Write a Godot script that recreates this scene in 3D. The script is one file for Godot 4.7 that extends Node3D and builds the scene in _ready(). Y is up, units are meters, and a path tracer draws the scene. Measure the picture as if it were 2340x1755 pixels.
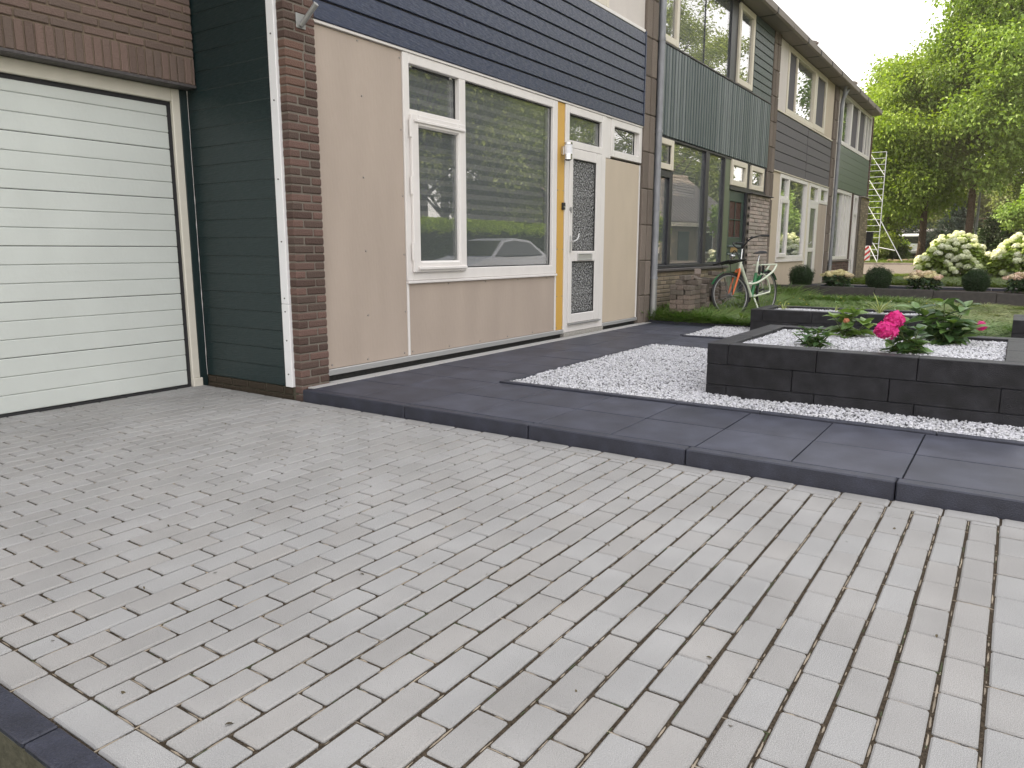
extends Node3D
# A paved driveway beside a row of terraced houses. Facade plane z = 0, x runs along the row, z towards the street, tile level y = 0.

var counts = {}
var org = {}
var cache = {}
var M = {}
var rng = RandomNumberGenerator.new()

func rr(a, b): return rng.randf_range(a, b)

func lin(r, g, b, a = 1.0):
	var c = Color(r, g, b).linear_to_srgb()
	c.a = a
	return c

func numbered(parent, n):
	var k = str(parent.get_instance_id()) + n
	var c = counts.get(k, 0)
	counts[k] = c + 1
	return n if c == 0 else "%s_%03d" % [n, c]

func wp(n): return org.get(n.get_instance_id(), Vector3.ZERO)

func tag(o, label, category, group = ""):
	o.set_meta("label", label)
	o.set_meta("category", category)
	if group != "": o.set_meta("group", group)
	return o

func thing(called, label, category, at = Vector3.ZERO, group = "", turn = 0.0):
	var o = Node3D.new()
	o.name = numbered(self, called)
	add_child(o, true)
	o.position = at
	o.rotation.y = turn
	org[o.get_instance_id()] = at
	return tag(o, label, category, group)

func struct(called):
	var o = Node3D.new()
	o.name = numbered(self, called)
	add_child(o, true)
	o.set_meta("kind", "structure")
	return o

# a mesh whose own origin is at world point c (parents carry no rotation)
func part(parent, called, mesh, mat, c = Vector3.ZERO, basis = Basis()):
	var o = MeshInstance3D.new()
	o.name = numbered(parent, called)
	o.mesh = mesh
	o.material_override = mat
	parent.add_child(o, true)
	o.transform = Transform3D(basis, c - wp(parent))
	org[o.get_instance_id()] = c
	return o

# a mesh built in the parent's own axes
func lpart(parent, called, mesh, mat, xf = Transform3D()):
	var o = MeshInstance3D.new()
	o.name = numbered(parent, called)
	o.mesh = mesh
	o.material_override = mat
	parent.add_child(o, true)
	o.transform = xf
	return o

# ---------- mesh helpers ----------
func ST():
	var st = SurfaceTool.new()
	st.begin(Mesh.PRIMITIVE_TRIANGLES)
	return st

func tri(st, a, b, c, n):
	if (b - a).cross(c - a).dot(n) > 0.0:
		var t = b; b = c; c = t
	for p in [a, b, c]:
		st.set_normal(n)
		st.add_vertex(p)

func quad(st, a, b, c, d, n):
	tri(st, a, b, c, n)
	tri(st, a, c, d, n)

# chamfered box
func add_box(st, ctr, size, ch = 0.003, bs = Basis()):
	var h = size * 0.5
	ch = minf(ch, minf(h.x, minf(h.y, h.z)) * 0.45)
	var inn = h - Vector3(ch, ch, ch)
	for ax in 3:
		var u = (ax + 1) % 3
		var v = (ax + 2) % 3
		for s in [-1.0, 1.0]:
			var n = Vector3.ZERO; n[ax] = s
			var ps = []
			for k in [[-1, -1], [1, -1], [1, 1], [-1, 1]]:
				var p = Vector3.ZERO
				p[ax] = h[ax] * s; p[u] = inn[u] * k[0]; p[v] = inn[v] * k[1]
				ps.append(ctr + bs * p)
			quad(st, ps[0], ps[1], ps[2], ps[3], bs * n)
	if ch <= 0.0: return
	for ax in 3:                                             # edges parallel to axis ax
		var u = (ax + 1) % 3
		var v = (ax + 2) % 3
		for su in [-1.0, 1.0]:
			for sv in [-1.0, 1.0]:
				var n = Vector3.ZERO; n[u] = su; n[v] = sv
				n = n.normalized()
				var ps = []
				for k in [[-1, 0], [1, 0], [1, 1], [-1, 1]]:
					var p = Vector3.ZERO
					p[ax] = inn[ax] * k[0]
					p[u] = (h[u] if k[1] == 0 else inn[u]) * su
					p[v] = (inn[v] if k[1] == 0 else h[v]) * sv
					ps.append(ctr + bs * p)
				quad(st, ps[0], ps[1], ps[2], ps[3], bs * n)
	for sx in [-1.0, 1.0]:
		for sy in [-1.0, 1.0]:
			for sz in [-1.0, 1.0]:
				var s = Vector3(sx, sy, sz)
				tri(st, ctr + bs * (Vector3(h.x, inn.y, inn.z) * s), ctr + bs * (Vector3(inn.x, h.y, inn.z) * s), ctr + bs * (Vector3(inn.x, inn.y, h.z) * s), (bs * s).normalized())

func bbox_mesh(size, ch = 0.003):
	var k = "%.4f,%.4f,%.4f,%.4f" % [size.x, size.y, size.z, ch]
	if not cache.has(k):
		var st = ST()
		add_box(st, Vector3.ZERO, size, ch)
		cache[k] = st.commit()
	return cache[k]

# box part from extents
func bp(parent, called, x0, x1, y0, y1, z0, z1, mat, ch = 0.003):
	return part(parent, called, bbox_mesh(Vector3(x1 - x0, y1 - y0, z1 - z0), ch), mat, Vector3((x0 + x1) / 2, (y0 + y1) / 2, (z0 + z1) / 2))

# several boxes [x0,x1,y0,y1,z0,z1] as one mesh
func boxes(parent, called, list, mat, ch = 0.003):
	var f = list[0]
	var c = Vector3((f[0] + f[1]) / 2, (f[2] + f[3]) / 2, (f[4] + f[5]) / 2)
	var st = ST()
	for b in list:
		add_box(st, Vector3((b[0] + b[1]) / 2, (b[2] + b[3]) / 2, (b[4] + b[5]) / 2) - c, Vector3(b[1] - b[0], b[3] - b[2], b[5] - b[4]), ch)
	return part(parent, called, st.commit(), mat, c)

func ring(x0, x1, y0, y1, w, z0, z1, wb = -1.0, wt = -1.0):
	if wb < 0: wb = w
	if wt < 0: wt = w
	return [[x0, x0 + w, y0, y1, z0, z1], [x1 - w, x1, y0, y1, z0, z1], [x0 + w, x1 - w, y0, y0 + wb, z0, z1], [x0 + w, x1 - w, y1 - wt, y1, z0, z1]]

func add_tube(st, pts, rads, sides = 8, caps = true):
	var n = pts.size()
	var prev = Vector3.UP
	var rings = []
	for i in n:
		var d = (pts[mini(i + 1, n - 1)] - pts[maxi(i - 1, 0)]).normalized()
		if absf(d.dot(prev)) > 0.95: prev = Vector3.RIGHT if absf(d.x) < 0.9 else Vector3.FORWARD
		var u = prev.cross(d).normalized()
		var v = d.cross(u)
		prev = v
		var r = rads[i] if rads is Array else rads
		var rg = []
		for k in sides:
			var a = TAU * k / sides
			var nn = u * cos(a) + v * sin(a)
			rg.append([pts[i] + nn * r, nn])
		rings.append(rg)
	for i in n - 1:
		for k in sides:
			var a = rings[i][k]; var b = rings[i][(k + 1) % sides]; var c = rings[i + 1][(k + 1) % sides]; var d = rings[i + 1][k]
			for t in [[a, b, c], [a, c, d]]:
				var q = t
				if (q[1][0] - q[0][0]).cross(q[2][0] - q[0][0]).dot(q[0][1] + q[1][1] + q[2][1]) > 0.0: q = [t[0], t[2], t[1]]
				for p in q:
					st.set_normal(p[1]); st.add_vertex(p[0])
	if caps:
		for e in [[0, 1], [n - 1, n - 2]]:
			var nn = (pts[e[0]] - pts[e[1]]).normalized()
			for k in range(1, sides - 1):
				tri(st, rings[e[0]][0][0], rings[e[0]][k][0], rings[e[0]][k + 1][0], nn)

func tube(pts, rads, sides = 8):
	var st = ST()
	add_tube(st, pts, rads, sides)
	return st.commit()

func curve(ps, n):
	var c = Curve3D.new()
	for i in ps.size():
		var t = (ps[mini(i + 1, ps.size() - 1)] - ps[maxi(i - 1, 0)]) / 6.0
		c.add_point(ps[i], -t, t)
	var out = []
	for i in n + 1: out.append(c.sample_baked(c.get_baked_length() * i / n, true))
	return out

func torus(R, r, a = 24, b = 8, ry = -1.0):
	var st = ST()
	if ry < 0: ry = r
	for i in a:
		for j in b:
			var ps = []
			for k in [[0, 0], [1, 0], [1, 1], [0, 1]]:
				var t = TAU * (i + k[0]) / a
				var p = TAU * (j + k[1]) / b
				var n = Vector3(cos(t) * cos(p), sin(t) * cos(p), sin(p))
				ps.append([Vector3(cos(t) * (R + r * cos(p)), sin(t) * (R + r * cos(p)), ry * sin(p)), n])
			for q in [[0, 1, 2], [0, 2, 3]]:
				var tr = [ps[q[0]], ps[q[1]], ps[q[2]]]
				if (tr[1][0] - tr[0][0]).cross(tr[2][0] - tr[0][0]).dot(tr[0][1]) > 0: tr = [tr[0], tr[2], tr[1]]
				for p in tr:
					st.set_normal(p[1]); st.add_vertex(p[0])
	return st.commit()

# a bent, folded leaf from base along dir
func add_leaf(st, base, dir, up, length, wid, droop = 0.25, seg = 3):
	dir = dir.normalized()
	var side = dir.cross(up).normalized()
	if side.length() < 0.1: side = dir.cross(Vector3.RIGHT).normalized()
	var nn = side.cross(dir).normalized()
	var rows = []
	for i in seg + 1:
		var t = float(i) / seg
		var w = wid * 0.5 * pow(sin(PI * clampf(t * 0.92 + 0.04, 0, 1)), 0.7)
		if i == seg: w = wid * 0.03
		var c = base + dir * length * t * (1.0 - 0.15 * droop * t) - nn * length * droop * t * t
		rows.append([c + side * w + nn * w * 0.3, c, c - side * w + nn * w * 0.3])
	for i in seg:
		for j in 2:
			var a = rows[i][j]; var b = rows[i][j + 1]; var c = rows[i + 1][j + 1]; var d = rows[i + 1][j]
			var n = (b - a).cross(d - a).normalized()
			if n.dot(nn) < 0: n = -n
			quad(st, a, b, c, d, n)

func blob(seedv, squash, sub = 1):
	var st = ST()
	var r = RandomNumberGenerator.new()
	r.seed = seedv
	var ph = (1 + sqrt(5.0)) / 2
	var v = []
	for s in [[-1, ph, 0], [1, ph, 0], [-1, -ph, 0], [1, -ph, 0], [0, -1, ph], [0, 1, ph], [0, -1, -ph], [0, 1, -ph], [ph, 0, -1], [ph, 0, 1], [-ph, 0, -1], [-ph, 0, 1]]:
		v.append(Vector3(s[0], s[1], s[2]).normalized() * r.randf_range(0.72, 1.15) * squash)
	for f in [[0, 11, 5], [0, 5, 1], [0, 1, 7], [0, 7, 10], [0, 10, 11], [1, 5, 9], [5, 11, 4], [11, 10, 2], [10, 7, 6], [7, 1, 8], [3, 9, 4], [3, 4, 2], [3, 2, 6], [3, 6, 8], [3, 8, 9], [4, 9, 5], [2, 4, 11], [6, 2, 10], [8, 6, 7], [9, 8, 1]]:
		var a = v[f[0]]; var b = v[f[1]]; var c = v[f[2]]
		var n = (b - a).cross(c - a).normalized()
		if n.dot(a + b + c) < 0: n = -n
		tri(st, a, b, c, n)
	return st.commit()

func multi(parent, called, mesh, mat, xfs, cols = null, stuff = true):
	var mm = MultiMesh.new()
	mm.transform_format = MultiMesh.TRANSFORM_3D
	mm.use_colors = cols != null
	mm.mesh = mesh
	mm.instance_count = xfs.size()
	for i in xfs.size():
		mm.set_instance_transform(i, xfs[i])
		if cols != null: mm.set_instance_color(i, cols[i])
	var o = MultiMeshInstance3D.new()
	o.name = numbered(parent, called)
	o.multimesh = mm
	o.material_override = mat
	parent.add_child(o, true)
	if stuff: o.set_meta("kind", "stuff")
	return o

# ---------- materials ----------
func ntex(sd, freq, lo, hi, oct = 4, normal = false, bump = 4.0, size = 512):
	var k = "t%d,%f,%f,%f,%d,%s,%f" % [sd, freq, lo, hi, oct, normal, bump]
	if cache.has(k): return cache[k]
	var nz = FastNoiseLite.new()
	nz.seed = sd
	nz.noise_type = FastNoiseLite.TYPE_SIMPLEX_SMOOTH
	nz.frequency = freq
	nz.fractal_octaves = oct
	var t = NoiseTexture2D.new()
	t.width = size; t.height = size
	t.seamless = true
	t.noise = nz
	if normal:
		t.as_normal_map = true
		t.bump_strength = bump
	else:
		var g = Gradient.new()
		g.set_color(0, Color(lo, lo, lo)); g.set_color(1, Color(hi, hi, hi))
		t.color_ramp = g
	cache[k] = t
	return t

func mat(c, rough = 0.7, tex = null, scale = Vector3.ONE, nrm = null, nstr = 0.5, spec = 0.5, world = true):
	var m = StandardMaterial3D.new()
	m.albedo_color = c
	m.roughness = rough
	m.metallic_specular = spec
	if tex != null or nrm != null:
		m.uv1_triplanar = true
		m.uv1_world_triplanar = world
		m.uv1_scale = scale
		if tex != null: m.albedo_texture = tex
		if nrm != null:
			m.normal_enabled = true
			m.normal_texture = nrm
			m.normal_scale = nstr
	return m

func glassmat(alpha, c = Color(0.9, 0.95, 0.95), spec = 0.7):
	var m = StandardMaterial3D.new()
	m.transparency = BaseMaterial3D.TRANSPARENCY_ALPHA
	m.albedo_color = Color(c.r, c.g, c.b, alpha)
	m.roughness = 0.0
	m.metallic_specular = spec
	return m

func leafmat(c, back, rough = 0.5):
	var m = StandardMaterial3D.new()
	m.albedo_color = c
	m.roughness = rough
	m.cull_mode = BaseMaterial3D.CULL_DISABLED
	m.backlight_enabled = true
	m.backlight = back
	m.vertex_color_use_as_albedo = true
	m.metallic_specular = 0.4
	return m

func stain(m, scale, lo, sd = 31):
	# large soft stains multiplied over the fine grain
	m.detail_enabled = true
	m.detail_blend_mode = BaseMaterial3D.BLEND_MODE_MUL
	m.detail_albedo = ntex(sd, 0.014, lo, 1.0, 5)
	m.detail_uv_layer = BaseMaterial3D.DETAIL_UV_2
	m.uv2_triplanar = true
	m.uv2_world_triplanar = true
	m.uv2_scale = Vector3(scale, scale, scale)

func make_materials():
	var fine = ntex(1, 0.09, 0.72, 1.0, 4)
	var blot = ntex(2, 0.012, 0.78, 1.0, 4)
	var speck = ntex(3, 0.22, 0.6, 1.0, 3)
	var streak = ntex(4, 0.008, 0.965, 1.0, 4)
	var nfine = ntex(5, 0.12, 0, 1, 4, true, 6.0)
	var ncoarse = ntex(6, 0.03, 0, 1, 5, true, 8.0)
	M.fine = fine
	for i in 6:
		var k = [1.0, 0.965, 1.03, 0.94, 1.0, 1.015][i]
		var w = [0.0, 0.003, -0.004, 0.005, 0.008, -0.005][i]
		M["paver%d" % i] = mat(lin((0.585 + w) * k, 0.575 * k, (0.552 - w) * k), 0.85, speck, Vector3(3.1, 3.1, 3.1), nfine, 0.5, 0.3)
		var pm = M["paver%d" % i]
		stain(pm, 0.24, 0.90)
	M.joint = mat(lin(0.115, 0.09, 0.063), 0.95, ntex(15, 0.05, 0.55, 1.0, 4), Vector3(2.5, 2.5, 2.5), nfine, 1.0, 0.2)
	M.sand = mat(lin(0.42, 0.36, 0.27), 0.95, speck, Vector3(5, 5, 5), nfine, 1.0, 0.2)
	for i in 4:
		var k = [1.0, 0.9, 1.12, 1.03][i]
		M["tile%d" % i] = mat(lin(0.088 * k, 0.094 * k, 0.130 * k), 0.5, fine, Vector3(3, 3, 3), nfine, 0.2, 0.4)
		M["block%d" % i] = mat(lin(0.030 * k, 0.030 * k, 0.037 * k), 0.5, blot, Vector3(1.7, 1.7, 1.7), nfine, 0.3, 0.4)
	M.kerb = mat(lin(0.052, 0.057, 0.086), 0.55, fine, Vector3(2, 2, 2), nfine, 0.35, 0.5)
	M.mosswall = mat(lin(0.11, 0.105, 0.075), 0.9, blot, Vector3(4, 4, 4), ncoarse, 0.6, 0.3)
	M.panel = mat(lin(0.425, 0.353, 0.294), 0.6, ntex(21, 0.010, 0.945, 1.0, 2), Vector3(0.5, 0.1, 0.5), nfine, 0.03, 0.4)
	M.panel_pale = mat(lin(0.52, 0.44, 0.34), 0.6, streak, Vector3(0.8, 0.25, 0.8), nfine, 0.03, 0.4)
	M.panel_white = mat(lin(0.62, 0.57, 0.53), 0.6, streak, Vector3(0.8, 0.25, 0.8), nfine, 0.03, 0.4)
	M.white = mat(lin(0.74, 0.71, 0.68), 0.32, streak, Vector3(1, 0.4, 1), null, 0, 0.5)
	M.cream = mat(lin(0.66, 0.60, 0.49), 0.4, streak, Vector3(1, 0.4, 1), null, 0, 0.5)
	M.garage = mat(lin(0.60, 0.635, 0.60), 0.42, ntex(7, 0.006, 0.95, 1.0, 5), Vector3(0.4, 0.25, 0.4), nfine, 0.03, 0.5)
	M.garageframe = mat(lin(0.68, 0.65, 0.56), 0.5, streak, Vector3(1.2, 1.2, 1.2), null, 0, 0.5)
	M.yellow = mat(lin(0.60, 0.355, 0.075), 0.55, streak, Vector3(1, 0.3, 1), null, 0, 0.5)
	var wood = ntex(8, 0.03, 0, 1, 5, true, 10.0)
	var woodc = ntex(9, 0.03, 0.8, 1.0, 5)
	M.siding = mat(lin(0.045, 0.058, 0.106), 0.34, woodc, Vector3(0.5, 4.0, 4.0), wood, 0.22, 0.5)
	M.groove = mat(lin(0.012, 0.012, 0.016), 0.6)
	M.greenwall = mat(lin(0.012, 0.0285, 0.030), 0.36, woodc, Vector3(4.0, 4.0, 0.5), wood, 0.13, 0.5)
	M.greendark = mat(lin(0.016, 0.030, 0.026), 0.4)
	M.corr = mat(lin(0.075, 0.10, 0.103), 0.42, streak, Vector3(3, 0.4, 3), nfine, 0.12, 0.5)
	M.corr2 = mat(lin(0.13, 0.155, 0.158), 0.42, streak, Vector3(3, 0.4, 3), nfine, 0.12, 0.5)
	M.clap = mat(lin(0.05, 0.078, 0.08), 0.4, woodc, Vector3(0.5, 4, 4), wood, 0.2, 0.5)
	M.greyclap = mat(lin(0.135, 0.128, 0.14), 0.55, woodc, Vector3(0.5, 4, 4), wood, 0.25, 0.4)
	M.greenband = mat(lin(0.10, 0.135, 0.112), 0.28, streak, Vector3(1, 1, 1), nfine, 0.08, 0.5)
	M.darkframe = mat(lin(0.022, 0.023, 0.03), 0.4)
	M.darkgreen = mat(lin(0.03, 0.055, 0.045), 0.4)
	M.olive = mat(lin(0.11, 0.135, 0.085), 0.45)
	for i in 5:
		var k = [1.0, 0.82, 1.15, 0.95, 1.3][i]
		var rd = [0.0, 0.01, 0.02, -0.01, 0.03][i]
		M["brick%d" % i] = mat(lin((0.175 + rd * 0.6) * k, 0.122 * k, 0.102 * k), 0.9, speck, Vector3(4, 4, 4), ncoarse, 0.8, 0.25)
		M["gbrick%d" % i] = mat(lin((0.255 + rd * 0.5) * pow(k, 0.5), 0.19 * pow(k, 0.5), 0.16 * pow(k, 0.5)), 0.9, speck, Vector3(4, 4, 4), ncoarse, 0.8, 0.25)
		M["ybrick%d" % i] = mat(lin((0.365 + rd * 0.4) * k, 0.31 * k, 0.22 * k), 0.9, speck, Vector3(4, 4, 4), ncoarse, 0.8, 0.25)
		M["pbrick%d" % i] = mat(lin((0.60 + rd) * minf(k, 1.1), 0.52 * minf(k, 1.1), 0.46 * minf(k, 1.1)), 0.9, speck, Vector3(4, 4, 4), ncoarse, 1.0, 0.25)
		M["old%d" % i] = mat(lin((0.205 + rd * 0.5) * k, 0.175 * k, 0.148 * k), 0.92, blot, Vector3(5, 5, 5), ncoarse, 1.2, 0.2)
	M.damp_brick = mat(lin(0.085, 0.068, 0.05), 0.9, speck, Vector3(4, 4, 4), ncoarse, 1.0, 0.25)
	M.trim = mat(lin(0.80, 0.80, 0.80), 0.16)
	M.orange_brick = mat(lin(0.25, 0.155, 0.122), 0.9, speck, Vector3(4, 4, 4), ncoarse, 0.8, 0.25)
	M.mortar = mat(lin(0.31, 0.275, 0.23), 0.95, speck, Vector3(5, 5, 5), ncoarse, 0.8, 0.2)
	M.gmortar = mat(lin(0.30, 0.235, 0.175), 0.95, speck, Vector3(5, 5, 5), ncoarse, 0.8, 0.2)
	for i in 3:
		var k = [1.0, 0.86, 1.12][i]
		M["agg%d" % i] = mat(lin(0.37 * k, 0.31 * k, 0.262 * k), 0.95, ntex(10, 0.3, 0.45, 1.0, 3), Vector3(5, 5, 5), ncoarse, 1.2, 0.2)
	M.zinc = mat(lin(0.30, 0.31, 0.335), 0.42, blot, Vector3(2, 0.6, 2), null, 0, 0.6)
	M.gutter = mat(lin(0.26, 0.225, 0.205), 0.6, streak, Vector3(0.7, 2, 2), null, 0, 0.4)
	M.alu = mat(lin(0.55, 0.55, 0.54), 0.4); M.alu.metallic = 0.6
	M.steel = mat(lin(0.6, 0.6, 0.6), 0.25); M.steel.metallic = 0.9
	M.galv = mat(lin(0.32, 0.32, 0.31), 0.45); M.galv.metallic = 0.5
	M.black = mat(lin(0.012, 0.012, 0.013), 0.6)
	M.rubber = mat(lin(0.016, 0.016, 0.018), 0.75)
	M.plinth = mat(lin(0.03, 0.03, 0.03), 0.8, blot, Vector3(3, 3, 3), ncoarse, 0.6)
	M.concrete = mat(lin(0.42, 0.40, 0.36), 0.9, blot, Vector3(4, 4, 4), nfine, 0.6)
	M.roof = mat(lin(0.12, 0.085, 0.07), 0.85, blot, Vector3(2, 2, 2))
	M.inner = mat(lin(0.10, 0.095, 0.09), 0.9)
	M.lead = mat(lin(0.10, 0.09, 0.09), 0.55, blot, Vector3(3, 3, 3), ncoarse, 0.5)
	M.glass = glassmat(0.004); M.glass.metallic = 0.03
	M.gasket = M.black
	M.blind = mat(lin(0.15, 0.143, 0.132), 0.9, fine, Vector3(4, 4, 4))
	M.sheer = mat(lin(0.03, 0.029, 0.028), 0.9, fine, Vector3(4, 4, 4))
	M.screen = mat(lin(0.10, 0.095, 0.105), 0.8, streak, Vector3(6, 0.3, 6))
	M.whiteslat = mat(lin(0.62, 0.62, 0.60), 0.8)
	var ob = ntex(11, 0.075, 0.12, 1.0, 2)
	M.obscure = mat(lin(0.8, 0.81, 0.79), 0.2, ob, Vector3(0.85, 0.85, 0.85), ntex(11, 0.075, 0, 1, 2, true, 14.0), 1.6, 0.6)
	M.pale_obscure = mat(lin(0.5, 0.53, 0.47), 0.25, ob, Vector3(2.2, 2.2, 2.2), null, 0, 0.5)
	M.redglass = mat(lin(0.20, 0.06, 0.03), 0.25, ntex(12, 0.06, 0.25, 1.0, 2), Vector3(3, 3, 3), ntex(12, 0.06, 0, 1, 2, true, 12.0), 1.2, 0.5)
	M.brass = mat(lin(0.45, 0.30, 0.14), 0.4); M.brass.metallic = 0.6
	M.soil = mat(lin(0.075, 0.058, 0.045), 0.95, speck, Vector3(2, 2, 2), ncoarse, 1.2, 0.2)
	M.earth = mat(lin(0.24, 0.19, 0.13), 0.95, speck, Vector3(1, 1, 1), ncoarse, 1.0, 0.2)
	M.grassground = mat(lin(0.055, 0.075, 0.025), 0.95, blot, Vector3(0.6, 0.6, 0.6), ncoarse, 1.0, 0.2)
	M.farpath = mat(lin(0.21, 0.185, 0.165), 0.9, speck, Vector3(1, 1, 1), nfine, 0.4, 0.3)
	M.asphalt = mat(lin(0.07, 0.07, 0.072), 0.9, speck, Vector3(2, 2, 2), nfine, 0.6, 0.3)
	M.marble_bed = mat(lin(0.30, 0.30, 0.31), 0.95, speck, Vector3(8, 8, 8), ncoarse, 1.0, 0.3)
	M.marble = mat(Color.WHITE, 0.6, ntex(13, 0.1, 0.8, 1.0, 2), Vector3(9, 9, 9)); M.marble.vertex_color_use_as_albedo = true
	M.bark = mat(lin(0.16, 0.115, 0.085), 0.95, ntex(14, 0.03, 0.5, 1.0, 5), Vector3(1.6, 0.5, 1.6), ncoarse, 1.5, 0.2)
	M.stem = mat(lin(0.09, 0.12, 0.04), 0.7)
	M.tile_roof = mat(lin(0.24, 0.205, 0.185), 0.35, blot, Vector3(1, 1, 1))

# ---------- setting ----------
func build_ground():
	var g = struct("ground")
	var st = ST()
	# far terrain: falls from the flower bed to the end of the row, then rises gently beyond the side street
	var xs = [-400.0, -40.0, -12.0, 12.36, 14.0, 18.0, 24.0, 28.0, 30.0, 36.0, 45.0, 60.0, 100.0, 200.0, 500.0]
	var hs = [-0.26, -0.26, -0.26, 0.24, 0.24, 0.16, 0.04, 0.06, 0.16, 0.43, 0.45, 0.45, 0.5, 0.6, 0.6]
	for i in range(3, xs.size() - 1):
		var n = Vector3(-(hs[i + 1] - hs[i]) / (xs[i + 1] - xs[i]), 1, 0).normalized()
		quad(st, Vector3(xs[i], hs[i], -400), Vector3(xs[i + 1], hs[i + 1], -400), Vector3(xs[i + 1], hs[i + 1], 5.4), Vector3(xs[i], hs[i], 5.4), n)
	quad(st, Vector3(-400, -0.26, -400), Vector3(12.36, -0.26, -400), Vector3(12.36, -0.26, 400), Vector3(-400, -0.26, 400), Vector3.UP)
	quad(st, Vector3(12.36, -0.26, 5.4), Vector3(500, -0.26, 5.4), Vector3(500, -0.26, 400), Vector3(12.36, -0.26, 400), Vector3.UP)
	quad(st, Vector3(12.36, -0.26, 5.4), Vector3(500, -0.26, 5.4), Vector3(500, 0.6, 5.4), Vector3(12.36, 0.2, 5.4), Vector3(0, 0, 1))
	part(g, "grass_sheet", st.commit(), M.grassground)

func h_far(x):
	var xs = [12.36, 14.0, 18.0, 24.0, 28.0, 30.0, 36.0, 45.0, 60.0, 100.0, 200.0, 500.0]
	var hs = [0.24, 0.24, 0.16, 0.04, 0.06, 0.16, 0.43, 0.45, 0.45, 0.5, 0.6, 0.6]
	for i in xs.size() - 1:
		if x < xs[i + 1]: return lerpf(hs[i], hs[i + 1], (x - xs[i]) / (xs[i + 1] - xs[i]))
	return 0.6

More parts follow.
